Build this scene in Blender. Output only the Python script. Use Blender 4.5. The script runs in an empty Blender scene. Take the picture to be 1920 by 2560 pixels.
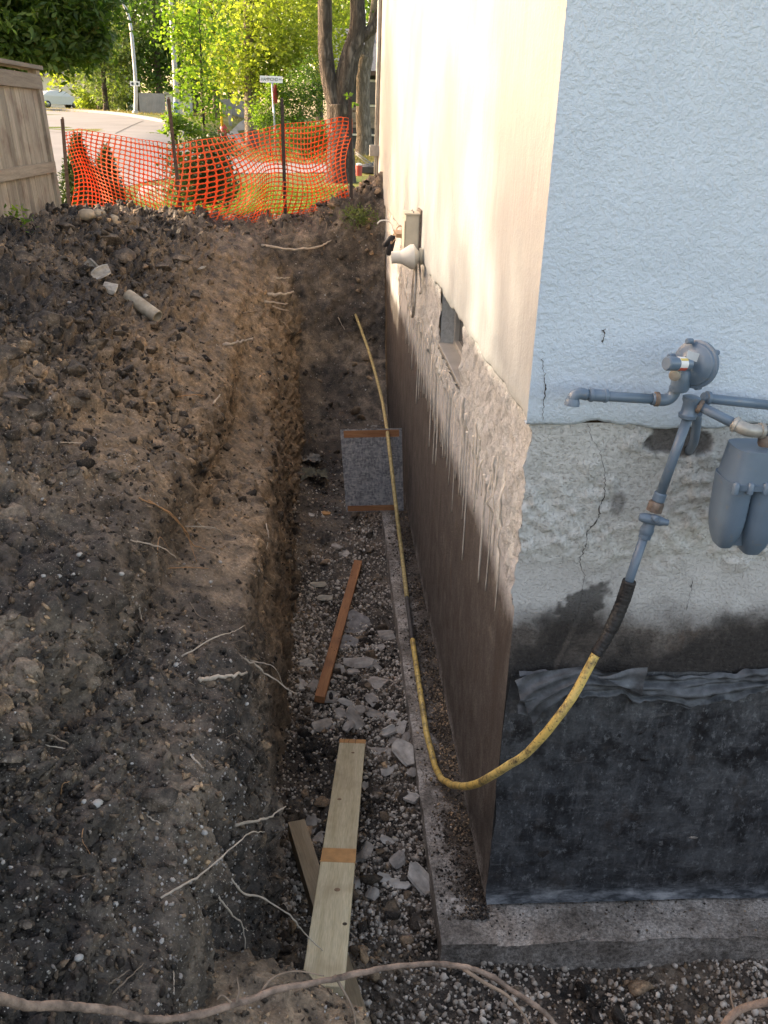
import bpy, bmesh, math, random
import numpy as np
from mathutils import Vector, Matrix, Euler
from mathutils.bvhtree import BVHTree
random.seed(7); RNG = np.random.default_rng(7)
scene = bpy.context.scene
COL = scene.collection
rad = math.radians

# ------------------------------------------------------------------ camera
FPX = 2244.845; YAW = .0689305; PITCH = .4095456; ROLL = .0309629
CAM = np.array([-.72327, -3.0, .95076])
FW = np.array([math.sin(YAW)*math.cos(PITCH), math.cos(YAW)*math.cos(PITCH), -math.sin(PITCH)])
_r = np.array([math.cos(YAW), -math.sin(YAW), 0.]); _u = np.cross(_r, FW)
RT = _r*math.cos(ROLL) + _u*math.sin(ROLL); UP = -_r*math.sin(ROLL) + _u*math.cos(ROLL)
cd = bpy.data.cameras.new('camera'); cam = bpy.data.objects.new('camera', cd); COL.objects.link(cam)
cd.sensor_fit = 'HORIZONTAL'; cd.sensor_width = 36; cd.lens = FPX/1920*36
cd.clip_start = .05; cd.clip_end = 2000
cam.matrix_world = Matrix(((RT[0], UP[0], -FW[0], CAM[0]), (RT[1], UP[1], -FW[1], CAM[1]),
                           (RT[2], UP[2], -FW[2], CAM[2]), (0, 0, 0, 1)))
scene.camera = cam

# ------------------------------------------------------------------ light
SUN_DIR = np.array([-1., .36, .385]); SUN_DIR /= np.linalg.norm(SUN_DIR)      # towards the sun
world = bpy.data.worlds.new('World'); scene.world = world; world.use_nodes = True
wn = world.node_tree.nodes; wl = world.node_tree.links
sky = wn.new('ShaderNodeTexSky'); sky.sky_type = 'NISHITA'; sky.sun_disc = False
sky.sun_elevation = math.asin(SUN_DIR[2]); sky.sun_rotation = math.atan2(SUN_DIR[0], SUN_DIR[1])
sky.air_density = .8; sky.dust_density = 2.6; sky.ozone_density = .6
tint = wn.new('ShaderNodeMix'); tint.data_type = 'RGBA'; tint.blend_type = 'MULTIPLY'; tint.inputs[0].default_value = 1.      # camera white balance of the daylight
wl.new(sky.outputs[0], tint.inputs[6]); tint.inputs[7].default_value = (1.25, 1.0, .80, 1)
wl.new(tint.outputs[2], wn['Background'].inputs[0]); wn['Background'].inputs[1].default_value = .15
sl = bpy.data.lights.new('sun', 'SUN'); sl.energy = 2.0; sl.angle = rad(.9); sl.color = (1., .86, .66)
sun = bpy.data.objects.new('sun', sl); COL.objects.link(sun)
sun.rotation_euler = Vector(SUN_DIR).to_track_quat('Z', 'Y').to_euler(); sun.location = (-20, 8, 12)
scene.view_settings.view_transform = 'Standard'; scene.view_settings.look = 'None'
scene.view_settings.exposure = 2.25; scene.view_settings.gamma = 1; scene.view_settings.use_curve_mapping = False
scene.cycles.max_bounces = 6

# ------------------------------------------------------------------ helpers
D2P = 1920/1659.
def ray(dx, dy):
    return FW + RT*(dx*D2P-960)/FPX + UP*(1280-dy*D2P)/FPX
def at(dx, dy, ax, v):
    d = ray(dx, dy); i = 'xyz'.index(ax); return CAM + d*((v-CAM[i])/d[i])
def sm(a, b, x):
    t = np.clip((np.asarray(x, float)-a)/(b-a), 0, 1); return t*t*(3-2*t)
def gz(x, y):                                    # lie of the land around the lot
    x = np.asarray(x, float); y = np.asarray(y, float)
    h = 2.0*(1-np.exp(-np.maximum(y-20, 0)/28))*sm(-3, -8, x)
    return -.42 - .18*sm(9, 18, y) + h
def on_ground(dx, dy):
    d = ray(dx, dy); t = 8.
    for k in range(4000):
        p = CAM+d*t
        if p[2] < gz(p[0], p[1]): return p
        t += .05
    return CAM+d*t

def _hash(ix, iy, iz, seed):
    h = (ix*374761393 + iy*668265263 + iz*2147483647 + seed*1274126177) & 0xffffffff
    h = ((h ^ (h >> 13))*1274126177) & 0xffffffff
    h = (h ^ (h >> 16)) & 0xffffffff
    return h/4294967295.
def vnoise(P, seed=0):
    I = np.floor(P).astype(np.int64); f = P-I; f = f*f*(3-2*f)
    o = 0
    for a in (0, 1):
        for b in (0, 1):
            for c in (0, 1):
                w = (f[:, 0] if a else 1-f[:, 0])*(f[:, 1] if b else 1-f[:, 1])*(f[:, 2] if c else 1-f[:, 2])
                o = o + w*_hash(I[:, 0]+a, I[:, 1]+b, I[:, 2]+c, seed)
    return o*2-1
def fbm(P, oct=4, seed=0, gain=.5):
    o = 0; a = 1.; P = np.asarray(P, float)
    for k in range(oct):
        o = o + a*vnoise(P*(2.03**k)+k*17.3, seed+k); a *= gain
    return o
def worley(P, seed=0):
    I = np.floor(P).astype(np.int64); f1 = np.full(len(P), 9.); f2 = f1.copy(); idv = np.zeros(len(P))
    for a in (-1, 0, 1):
        for b in (-1, 0, 1):
            for c in (-1, 0, 1):
                J = I+np.array([a, b, c])
                q = np.stack([_hash(J[:, 0], J[:, 1], J[:, 2], seed+k) for k in (1, 2, 3)], -1)+J
                d = np.sqrt(((q-P)**2).sum(-1)); hid = _hash(J[:, 0], J[:, 1], J[:, 2], seed+9)
                idv = np.where(d < f1, hid, idv)
                f2 = np.minimum(f2, np.maximum(d, f1)); f1 = np.minimum(f1, d)
    return f1, f2, idv

def mesh_np(name, V, F, smooth=True):
    V = np.asarray(V, np.float32); F = np.asarray(F, np.int32); k = F.shape[1]
    me = bpy.data.meshes.new(name); me.vertices.add(len(V)); me.vertices.foreach_set('co', V.ravel())
    me.loops.add(F.size); me.loops.foreach_set('vertex_index', F.ravel())
    me.polygons.add(len(F)); me.polygons.foreach_set('loop_start', np.arange(0, F.size, k, dtype=np.int32))
    me.polygons.foreach_set('loop_total', np.full(len(F), k, np.int32))
    me.update(calc_edges=True); me.validate()
    if smooth: me.polygons.foreach_set('use_smooth', np.ones(len(me.polygons), bool))
    return me
def grid_faces(nr, nc):
    i = np.arange(nr*nc).reshape(nr, nc)
    return np.stack([i[:-1, :-1], i[:-1, 1:], i[1:, 1:], i[1:, :-1]], -1).reshape(-1, 4)
def add(name, me, m=None, parent=None):
    o = bpy.data.objects.new(name, me); COL.objects.link(o)
    if m is not None and me is not None:
        if len(me.materials) == 0: me.materials.append(m)
    if parent is not None: o.parent = parent
    return o
def tag(o, label=None, cat=None, group=None, kind=None):
    if label: o['label'] = label
    if cat: o['category'] = cat
    if group: o['group'] = group
    if kind: o['kind'] = kind
    return o
def thing(name, label, cat, loc=(0, 0, 0), group=None, rz=0):
    o = add(name, None); o.location = loc; o.rotation_euler = (0, 0, rz)
    return tag(o, label, cat, group)
def to_me(name, bm, smooth=False):
    me = bpy.data.meshes.new(name); bm.normal_update(); bm.to_mesh(me); bm.free()
    if smooth: me.polygons.foreach_set('use_smooth', np.ones(len(me.polygons), bool))
    return me
def box_me(name, lo, hi, bevel=0., jit=0.):
    bm = bmesh.new(); bmesh.ops.create_cube(bm, size=1)
    lo = Vector(lo); hi = Vector(hi); c = (lo+hi)/2; s = hi-lo
    for v in bm.verts: v.co = Vector((v.co.x*s.x, v.co.y*s.y, v.co.z*s.z))+c
    if bevel: bmesh.ops.bevel(bm, geom=bm.edges[:], offset=bevel, segments=2, affect='EDGES', profile=.6)
    if jit:
        for v in bm.verts: v.co += Vector((random.uniform(-jit, jit), random.uniform(-jit, jit), random.uniform(-jit, jit)))
    return to_me(name, bm)
def box(name, lo, hi, m, parent=None, bevel=0.): return add(name, box_me(name, lo, hi, bevel), m, parent)
def bez(pts, n):                                  # Catmull-Rom resampling
    P = np.asarray(pts, float)
    if len(P) < 3: return np.stack([P[0]+(P[-1]-P[0])*t for t in np.linspace(0, 1, n)])
    Q = np.vstack([2*P[0]-P[1], P, 2*P[-1]-P[-2]]); out = []
    for t in np.linspace(0, len(P)-1, n):
        i = min(int(t), len(P)-2); u = t-i; a, b, c, d = Q[i:i+4]
        out.append(.5*((2*b)+(c-a)*u+(2*a-5*b+4*c-d)*u*u+(3*b-3*c+d-a)*u**3))
    return np.array(out)
def tube_vf(path, rad_, seg=8, cap=True):
    P = np.asarray(path, float); n = len(P); r = np.broadcast_to(np.asarray(rad_, float), (n,))
    T = np.gradient(P, axis=0); T /= np.linalg.norm(T, axis=1)[:, None]+1e-9
    up = np.array([0, 0, 1.]) if abs(T[0][2]) < .9 else np.array([1., 0, 0])
    V = []; N = np.cross(T[0], up); N /= np.linalg.norm(N)
    for k in range(n):
        N = N-T[k]*(N@T[k]); N /= np.linalg.norm(N)+1e-9; B = np.cross(T[k], N)
        for a in range(seg):
            w = 2*math.pi*a/seg; V.append(P[k]+r[k]*(math.cos(w)*N+math.sin(w)*B))
    F = []
    for k in range(n-1):
        for a in range(seg):
            b = (a+1) % seg; F.append((k*seg+a, k*seg+b, (k+1)*seg+b, (k+1)*seg+a))
    if cap:
        V.append(P[0]); V.append(P[-1]); c0 = len(V)-2; c1 = len(V)-1
        for a in range(seg):
            b = (a+1) % seg; F.append((c0, b, a)); F.append((c1, (n-1)*seg+a, (n-1)*seg+b))
    return V, F
def poly_me(name, V, F, smooth=True, sharp=None):
    me = bpy.data.meshes.new(name); me.from_pydata([tuple(v) for v in V], [], F); me.update()
    if smooth: me.polygons.foreach_set('use_smooth', [len(p.vertices) > 3 for p in me.polygons])
    return me
def tube(name, path, r, m, parent=None, seg=10, cap=True):
    V, F = tube_vf(path, r, seg, cap); return add(name, poly_me(name, V, F), m, parent)
def lathe(name, prof, axis, origin, m, parent=None, seg=24):
    """prof = [(dist along axis, radius)], axis = direction, origin = point."""
    a = np.asarray(axis, float); a /= np.linalg.norm(a); o = np.asarray(origin, float)
    path = [o+a*t for t, r in prof]; n = len(prof)
    h = np.array([0, 0, 1.]) if abs(a[2]) < .9 else np.array([1., 0, 0])
    N = np.cross(a, h); N /= np.linalg.norm(N); B = np.cross(a, N); V = []; F = []
    for (t, r), p in zip(prof, path):
        for k in range(seg):
            w = 2*math.pi*k/seg; V.append(p+r*(math.cos(w)*N+math.sin(w)*B))
    for i in range(n-1):
        for k in range(seg):
            b = (k+1) % seg; F.append((i*seg+k, i*seg+b, (i+1)*seg+b, (i+1)*seg+k))
    F.append(tuple(range(seg))[::-1]); F.append(tuple((n-1)*seg+k for k in range(seg)))
    me = bpy.data.meshes.new(name); me.from_pydata([tuple(v) for v in V], [], F); me.update()
    me.polygons.foreach_set('use_smooth', np.ones(len(me.polygons), bool))
    try: me.set_sharp_from_angle(angle=rad(38))
    except Exception: pass
    return add(name, me, m, parent)
def copy_tree(o, parent=None):
    c = o.copy(); COL.objects.link(c); c.parent = parent
    for ch in o.children: copy_tree(ch, c)
    return c

# ------------------------------------------------------------------ materials
class NT:
    def __init__(s, name):
        s.m = bpy.data.materials.new(name); s.m.use_nodes = True; s.t = s.m.node_tree
        s.b = s.t.nodes['Principled BSDF']; s.tc = s.n('ShaderNodeTexCoord')
    def n(s, k, **kw):
        x = s.t.nodes.new(k)
        for a, b in kw.items(): setattr(x, a, b)
        return x
    def l(s, a, b): s.t.links.new(a, b)
    def co(s, scale=(1, 1, 1), out='Object'):
        mp = s.n('ShaderNodeMapping'); mp.inputs['Scale'].default_value = scale
        s.l(s.tc.outputs[out], mp.inputs[0]); return mp.outputs[0]
    def noise(s, scale, detail=4, rough=.55, vec=None, dist=0.):
        x = s.n('ShaderNodeTexNoise'); x.inputs['Scale'].default_value = scale; x.inputs['Detail'].default_value = detail
        x.inputs['Roughness'].default_value = rough; x.inputs['Distortion'].default_value = dist
        s.l(vec if vec is not None else s.tc.outputs['Object'], x.inputs['Vector']); return x.outputs[0]
    def vor(s, scale, vec=None, feature='F1', out='Distance'):
        x = s.n('ShaderNodeTexVoronoi'); x.feature = feature; x.inputs['Scale'].default_value = scale
        s.l(vec if vec is not None else s.tc.outputs['Object'], x.inputs['Vector']); return x.outputs[out]
    def ramp(s, v, stops, interp='LINEAR'):
        r = s.n('ShaderNodeValToRGB'); r.color_ramp.interpolation = interp; e = r.color_ramp.elements
        while len(e) < len(stops): e.new(.5)
        for k, (p, c) in enumerate(stops):
            e[k].position = p; e[k].color = (c, c, c, 1) if isinstance(c, (int, float)) else (*c, 1)
        s.l(v, r.inputs[0]); return r.outputs[0]
    def mix(s, f, a, b, mode='MIX'):
        x = s.n('ShaderNodeMix', data_type='RGBA', blend_type=mode)
        for k, v in ((0, f), (6, a), (7, b)):
            sock = x.inputs[k]
            if isinstance(v, (int, float)): sock.default_value = v if k == 0 else (v, v, v, 1)
            elif isinstance(v, tuple): sock.default_value = (*v, 1)
            else: s.l(v, sock)
        return x.outputs[2]
    def math(s, op, a, b=0.):
        x = s.n('ShaderNodeMath', operation=op)
        for k, v in enumerate((a, b)):
            if isinstance(v, (int, float)): x.inputs[k].default_value = v
            else: s.l(v, x.inputs[k])
        return x.outputs[0]
    def xyz(s):
        x = s.n('ShaderNodeSeparateXYZ'); s.l(s.tc.outputs['Object'], x.inputs[0]); return x.outputs
    def island(s): return s.n('ShaderNodeNewGeometry').outputs['Random Per Island']
    def objrand(s): return s.n('ShaderNodeObjectInfo').outputs['Random']
    def attr(s, nm): return s.n('ShaderNodeAttribute', attribute_name=nm).outputs['Fac']
    def bump(s, h, strength=.5, dist=.01, chain=None):
        b = s.n('ShaderNodeBump'); b.inputs['Strength'].default_value = strength; b.inputs['Distance'].default_value = dist
        s.l(h, b.inputs['Height'])
        if chain is not None: s.l(chain, b.inputs['Normal'])
        s.l(b.outputs[0], s.b.inputs['Normal']); return b.outputs[0]
    def col(s, c):
        if isinstance(c, tuple): s.b.inputs['Base Color'].default_value = (*c, 1)
        else: s.l(c, s.b.inputs['Base Color'])
        return s
    def rough(s, r, spec=.5, metal=0.):
        if isinstance(r, (int, float)): s.b.inputs['Roughness'].default_value = r
        else: s.l(r, s.b.inputs['Roughness'])
        s.b.inputs['Specular IOR Level'].default_value = spec; s.b.inputs['Metallic'].default_value = metal; return s
def flat(name, c, r=.6, metal=0., var=.25, scale=8., bump=0., spec=.5):
    t = NT(name); n = t.noise(scale, 5); lo = tuple(x*(1-var) for x in c); hi = tuple(min(1, x*(1+var)) for x in c)
    t.col(t.ramp(n, [(.3, lo), (.7, hi)])).rough(r, spec, metal)
    if bump: t.bump(t.noise(scale*6, 4), bump, .004)
    return t.m
M = {}
def soil_mat(name, wet=0., island=False):
    t = NT(name)
    a = t.noise(1.1, 5, .6); b = t.noise(9, 6, .65); c = t.noise(60, 4, .7)
    base = t.ramp(a, [(.36, (.044, .036, .029)), (.50, (.105, .083, .062)), (.64, (.205, .158, .110))])
    base = t.mix(t.math('MULTIPLY', t.attr('dry'), t.ramp(t.noise(2.3, 4), [(.30, .25), (.62, 1.)])), base, (.215, .155, .098))
    fine = t.ramp(b, [(.34, .30), (.66, 1.8)])
    k = t.mix(1., base, fine, 'MULTIPLY')
    k = t.mix(1., k, t.ramp(c, [(.3, .55), (.72, 1.45)]), 'MULTIPLY')
    if island: k = t.mix(1., k, t.ramp(t.island(), [(0, (.22, .21, .20)), (.45, (.75, .72, .68)), (.75, (1.5, 1.4, 1.22)), (1., (2.9, 2.5, 2.0))]), 'MULTIPLY')
    v = t.vor(110); v2 = t.noise(4, 3)
    speck = t.math('MULTIPLY', t.ramp(v, [(.10, 1.), (.17, 0.)]), t.ramp(v2, [(.36, 0.), (.58, .85)]))
    k = t.mix(speck, k, (.48, .42, .35))
    v = t.vor(48); speck = t.math('MULTIPLY', t.ramp(v, [(.13, 1.), (.20, 0.)]), t.ramp(t.noise(5.3, 3), [(.46, 0.), (.62, .8)])); k = t.mix(speck, k, (.42, .37, .30))
    if wet: k = t.mix(1., k, (1-wet, 1-wet, 1-wet), 'MULTIPLY')
    t.col(k).rough(t.ramp(b, [(.3, .5), (.7, .95)]), .4)
    n1 = t.bump(b, .7, .03); n2 = t.bump(c, .8, .012, n1); t.bump(t.noise(180, 3), .6, .004, n2)
    return t.m
M['soil'] = soil_mat('dark_soil'); M['soil_floor'] = soil_mat('damp_soil', .2)
M['clod'] = soil_mat('soil_clod', 0, True)
def stone_mat(name, ramp, r=.7):
    t = NT(name); k = t.ramp(t.island(), ramp); n = t.noise(40, 3)
    t.col(t.mix(1., k, t.ramp(n, [(.3, .6), (.7, 1.15)]), 'MULTIPLY')).rough(r, .35); return t.m
M['gravel'] = stone_mat('limestone_gravel', [(0, (.13, .105, .082)), (.3, (.31, .255, .20)), (.65, (.52, .445, .36)), (1, (.74, .66, .56))])
M['pebble'] = stone_mat('pale_pebble', [(0, (.18, .16, .14)), (.5, (.34, .30, .26)), (.85, (.46, .42, .37)), (1, (.58, .54, .49))])
def stucco():
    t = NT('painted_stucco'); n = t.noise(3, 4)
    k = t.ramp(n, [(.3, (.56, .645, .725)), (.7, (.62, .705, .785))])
    v = t.noise(220, 2); k = t.mix(t.ramp(v, [(.64, 0.), (.72, .35)]), k, (.30, .27, .24))
    t.col(k).rough(.75, .35)
    w = t.noise(56, 5, .6, dist=.3); n1 = t.bump(t.ramp(w, [(.40, 0.), (.62, 1.)]), .45, .009)
    n2 = t.bump(t.noise(75, 3, .6), .35, .005, n1); t.bump(t.noise(9, 3), .35, .02, n2); return t.m
def stucco_side():
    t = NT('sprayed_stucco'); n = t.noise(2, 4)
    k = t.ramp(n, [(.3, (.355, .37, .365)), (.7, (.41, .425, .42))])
    st = t.noise(7, 4, .6, t.co((1, 6, .5))); k = t.mix(1., k, t.ramp(st, [(.3, .90), (.7, 1.04)]), 'MULTIPLY')
    v = t.noise(120, 2, .6, t.co((1, 1.6, .7))); k = t.mix(t.ramp(v, [(.63, 0.), (.72, .5)]), k, (.33, .27, .20))
    t.col(k).rough(.8, .3)
    n1 = t.bump(t.noise(70, 4, .6), .5, .006); t.bump(t.noise(8, 2), .3, .02, n1); return t.m
def foundation():
    t = NT('stained_concrete'); o = t.xyz()
    str_ = t.noise(7, 9, .76, t.co((1, 1, .75))); fine = t.noise(55, 5, .65); pit = t.noise(95, 3, .6)
    z = t.math('ADD', o[2], t.math('MULTIPLY', t.math('SUBTRACT', str_, .5), .13))
    z = t.math('ADD', z, t.math('MULTIPLY', t.math('SUBTRACT', t.noise(2.2, 3), .5), .22))
    zz = t.math('ADD', t.math('MULTIPLY', z, .4), 1.)             # z -2.5..0 -> 0..1
    par = t.ramp(fine, [(.3, (.40, .40, .375)), (.55, (.54, .54, .515)), (.75, (.62, .62, .60))])
    par = t.mix(t.ramp(pit, [(.60, 0.), (.68, .5)]), par, (.24, .215, .185))
    sm_ = t.ramp(str_, [(.3, (.44, .43, .41)), (.7, (.58, .575, .555))])
    br = t.ramp(str_, [(.28, (.066, .057, .050)), (.5, (.122, .106, .092)), (.72, (.205, .183, .160))])
    br = t.mix(1., br, t.ramp(t.noise(60, 7, .8, t.co((1, 1, 1.6))), [(.32, .45), (.68, 1.5)]), 'MULTIPLY')
    wh = t.noise(22, 7, .8, t.co((1, 1.4, .6))); br = t.mix(t.ramp(wh, [(.60, 0.), (.74, .45)]), br, (.42, .38, .34))
    rust = t.noise(5, 7, .75, t.co((1, 1.3, .5))); br = t.mix(t.ramp(rust, [(.56, 0.), (.72, .45)]), br, (.20, .115, .062))
    dk = t.noise(3.2, 4, .6, t.co((1, 1, .35))); br = t.mix(t.ramp(dk, [(.54, 0.), (.66, .6)]), br, (.070, .055, .044))
    c = t.mix(t.ramp(zz, [(.765, 0.), (.785, 1.)]), sm_, par)
    c = t.mix(t.ramp(zz, [(.660, 0.), (.712, 1.)]), br, c)
    c = t.mix(t.ramp(zz, [(.60, 0.), (.66, 1.)]), t.mix(.25, c, (.06, .048, .042)), c)
    c = t.mix(t.math('MULTIPLY', t.ramp(zz, [(.09, 1.), (.13, 0.)]), t.ramp(fine, [(.42, 0.), (.6, 1.)])), c, (.40, .37, .33))
    mud = t.math('MULTIPLY', t.ramp(zz, [(.10, .9), (.55, .25)]), t.ramp(t.noise(6.5, 7, .78), [(.48, 0.), (.60, 1.)]))
    c = t.mix(t.math('MULTIPLY', mud, t.ramp(zz, [(.62, 1.), (.68, 0.)])), c, t.ramp(fine, [(.3, (.028, .023, .019)), (.7, (.085, .068, .054))]))
    c = t.mix(t.attr('tar'), c, t.ramp(fine, [(.3, (.016, .015, .015)), (.6, (.04, .036, .033)), (.75, (.11, .10, .09))]))
    c = t.mix(t.attr('bare'), c, t.ramp(fine, [(.3, (.085, .08, .075)), (.7, (.17, .16, .15))]))
    c = t.mix(t.attr('pale'), c, t.ramp(fine, [(.3, (.46, .45, .43)), (.7, (.62, .61, .59))]))
    t.col(c).rough(.88, .25)
    n1 = t.bump(str_, .25, .01); n2 = t.bump(fine, .45, .006, n1); t.bump(t.ramp(pit, [(.5, 1.), (.68, 0.)]), .6, .008, n2); return t.m
def footing():
    t = NT('footing_concrete'); o = t.xyz(); a = t.noise(5, 5, .7); b = t.noise(70, 4, .7); e = t.vor(160)
    c = t.ramp(a, [(.30, (.15, .128, .105)), (.5, (.30, .265, .225)), (.7, (.47, .43, .38))])
    c = t.mix(1., c, t.ramp(b, [(.36, .5), (.64, 1.4)]), 'MULTIPLY'); c = t.mix(1., c, t.ramp(t.noise(190, 3, .7), [(.35, .75), (.65, 1.2)]), 'MULTIPLY')
    c = t.mix(t.math('MULTIPLY', t.ramp(e, [(.12, 1.), (.2, 0.)]), t.ramp(a, [(.38, 0.), (.6, .8)])), c, (.46, .44, .41))
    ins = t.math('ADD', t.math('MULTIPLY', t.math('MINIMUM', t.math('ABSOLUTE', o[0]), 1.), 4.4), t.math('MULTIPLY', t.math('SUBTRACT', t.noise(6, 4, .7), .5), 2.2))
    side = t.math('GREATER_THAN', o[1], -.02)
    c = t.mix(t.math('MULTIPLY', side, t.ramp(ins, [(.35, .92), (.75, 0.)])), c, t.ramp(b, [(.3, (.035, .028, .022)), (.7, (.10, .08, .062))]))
    c = t.mix(t.ramp(t.noise(3.4, 4, .7), [(.50, 0.), (.64, .7)]), c, t.ramp(b, [(.3, (.045, .038, .032)), (.7, (.12, .10, .08))]))
    t.col(c).rough(.9, .3); n1 = t.bump(b, .8, .008); t.bump(t.noise(22, 4), .5, .015, n1); return t.m
def membrane():
    t = NT('tar_coating'); a = t.noise(11, 8, .74); b = t.noise(2.6, 5, .65); c = t.noise(90, 4, .7)
    st = t.noise(7, 6, .75, t.co((3.2, 1, .55)), .6); st2 = t.noise(9, 6, .75, t.co((.6, 1, 3.)), .8)
    k = t.ramp(a, [(.38, (.016, .017, .019)), (.62, (.046, .049, .053))])
    k = t.mix(t.ramp(b, [(.38, .6), (.56, 0.)]), k, t.ramp(a, [(.36, (.055, .057, .058)), (.64, (.125, .127, .127))])); k = t.mix(t.ramp(st, [(.50, 0.), (.62, .5)]), k, (.10, .10, .10)); k = t.mix(t.ramp(st2, [(.54, 0.), (.64, .45)]), k, (.125, .125, .122))
    k = t.mix(t.ramp(t.noise(5.2, 6, .7), [(.54, 0.), (.62, .85)]), k, (.011, .011, .012))
    sc = t.noise(26, 7, .8, t.co((1.2, 1, .8))); k = t.mix(t.ramp(sc, [(.555, 0.), (.62, .6)]), k, (.19, .195, .195))
    k = t.mix(t.ramp(t.noise(4.1, 4, .7), [(.58, 0.), (.68, .65)]), k, (.045, .036, .03)); k = t.mix(1., k, t.ramp(c, [(.3, .65), (.7, 1.3)]), 'MULTIPLY')
    o = t.xyz(); zz = t.math('ADD', o[2], t.math('MULTIPLY', t.math('SUBTRACT', a, .5), .16))
    zz = t.math('ADD', t.math('MULTIPLY', zz, .4), 1.)
    gl = t.ramp(t.noise(9, 5, .7, t.co((.6, 1, 2.5))), [(.42, (.02, .023, .026)), (.54, (.13, .135, .14)), (.68, (.28, .285, .28))])
    k = t.mix(t.ramp(zz, [(.108, 1.), (.126, 0.)]), k, gl)
    t.col(k).rough(t.ramp(a, [(.35, .38), (.6, .7)]), .4)
    n1 = t.bump(sc, .25, .006); t.bump(c, .4, .004, n1); return t.m
M['stucco'] = stucco(); M['stucco_side'] = stucco_side(); M['found'] = foundation(); M['footing'] = footing(); M['membrane'] = membrane()
M['flap'] = flat('black_sheet', (.075, .08, .085), .55, var=.7, scale=18, bump=.5)
M['crack'] = flat('crack_shadow', (.06, .055, .05), .95)
M['mortar'] = flat('mortar_drip', (.68, .62, .53), .85, var=.2, scale=30, bump=.3)
def wood(name, dark, light, r=.7, axis=1, ring=18, streak=None):
    t = NT(name); s = [1., 1., 1.]; s[axis] = .06
    g = t.noise(ring, 5, .6, t.co(tuple(s)), .4); f = t.noise(ring*9, 3, .6, t.co(tuple(s)))
    k = t.ramp(g, [(.3, dark), (.7, light)]); k = t.mix(1., k, t.ramp(f, [(.3, .8), (.7, 1.12)]), 'MULTIPLY')
    if streak: k = t.mix(t.ramp(t.noise(3, 4), [(.5, 0.), (.68, .7)]), k, streak)
    k = t.mix(1., k, t.ramp(t.objrand(), [(0, .68), (1, 1.15)]), 'MULTIPLY')
    t.col(k).rough(r, .3); t.bump(g, .3, .004); return t.m
M['fence'] = wood('weathered_cedar', (.23, .205, .165), (.40, .37, .30), .8, 2, 30, (.15, .105, .08))
M['rail'] = wood('weathered_rail', (.20, .17, .135), (.32, .285, .225), .85, 1, 30)
M['green_lumber'] = wood('treated_plank', (.44, .36, .21), (.66, .575, .385), .7, 1, 26, (.33, .25, .15))
M['brown_lumber'] = wood('aged_lumber', (.28, .21, .125), (.44, .34, .22), .8, 1, 26, (.17, .125, .08))
M['red_lumber'] = wood('reddish_lumber', (.26, .11, .045), (.42, .20, .085), .7, 1, 20, (.16, .07, .035))
M['stain'] = flat('orange_stain', (.46, .24, .085), .75, var=.2, scale=20)
def osb():
    t = NT('osb_strands'); v1 = t.n('ShaderNodeTexVoronoi'); v1.inputs['Scale'].default_value = 1.
    t.l(t.co((32, 1, 85)), v1.inputs['Vector'])
    v2 = t.n('ShaderNodeTexVoronoi'); v2.inputs['Scale'].default_value = 1.; t.l(t.co((75, 1, 38)), v2.inputs['Vector'])
    a = t.n('ShaderNodeSeparateColor'); t.l(v1.outputs['Color'], a.inputs[0]); b = t.n('ShaderNodeSeparateColor'); t.l(v2.outputs['Color'], b.inputs[0])
    k = t.ramp(t.math('MULTIPLY', t.math('ADD', a.outputs[0], b.outputs[1]), .5), [(.15, (.145, .14, .14)), (.5, (.26, .25, .245)), (.9, (.40, .37, .33))])
    t.col(k).rough(.75, .4); t.bump(v1.outputs['Distance'], .5, .003); return t.m
M['osb'] = osb()
M['yellow'] = None
def yellow():
    t = NT('yellow_coating'); n = t.noise(16, 6, .7); s = t.noise(70, 4, .65)
    k = t.ramp(t.noise(3, 2), [(.3, (.60, .40, .09)), (.7, (.70, .52, .17))])
    k = t.mix(t.ramp(n, [(.48, 0.), (.66, .9)]), k, (.12, .09, .05)); k = t.mix(t.ramp(s, [(.56, 0.), (.66, .9)]), k, (.06, .05, .035))
    t.col(k).rough(.5, .4); return t.m
M['yellow'] = yellow()
M['yellow_dull'] = flat('dusty_yellow_coating', (.40, .31, .13), .7, var=.4, scale=40); M['bare'] = flat('dirty_bare_pipe', (.055, .048, .042), .7, var=.5, scale=40)
M['tape'] = flat('black_tape', (.018, .017, .017), .55, var=.7, scale=30, bump=.5)
def gas():
    t = NT('grey_blue_enamel'); n = t.noise(9, 4); g = t.noise(28, 5, .65)
    k = t.ramp(n, [(.3, (.10, .145, .20)), (.7, (.135, .185, .245))]); k = t.mix(t.ramp(g, [(.60, 0.), (.74, .7)]), k, (.20, .175, .15))
    t.col(k).rough(.33, .5); t.bump(t.noise(120, 3), .12, .002); return t.m
M['gas'] = gas(); M['gas_lt'] = flat('bare_galvanised', (.34, .33, .30), .42, .3, .3, 20)
M['rust'] = flat('rusty_fitting', (.16, .125, .10), .7, .2, .5, 40, .3)
M['plate'] = flat('plate_grey', (.42, .43, .44), .5); M['white'] = flat('white_print', (.75, .75, .73), .5, var=.05)
M['redp'] = flat('red_print', (.55, .09, .05), .5, var=.1); M['yelp'] = flat('yellow_print', (.6, .45, .12), .5, var=.1)
M['beige'] = flat('beige_enamel', (.48, .44, .35), .5, var=.12, scale=15)
M['lampw'] = flat('white_porcelain', (.66, .63, .56), .35, var=.06); M['conduit'] = flat('flex_conduit', (.42, .39, .34), .45, .4, .2, 30)
M['wire'] = flat('copper_wire', (.32, .20, .11), .5, .3); M['blackp'] = flat('black_rubber', (.03, .029, .03), .6)
M['frame'] = flat('aluminium_frame', (.40, .38, .34), .45, .3, .15); M['glass'] = flat('dark_pane', (.05, .05, .05), .12, var=.2)
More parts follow.
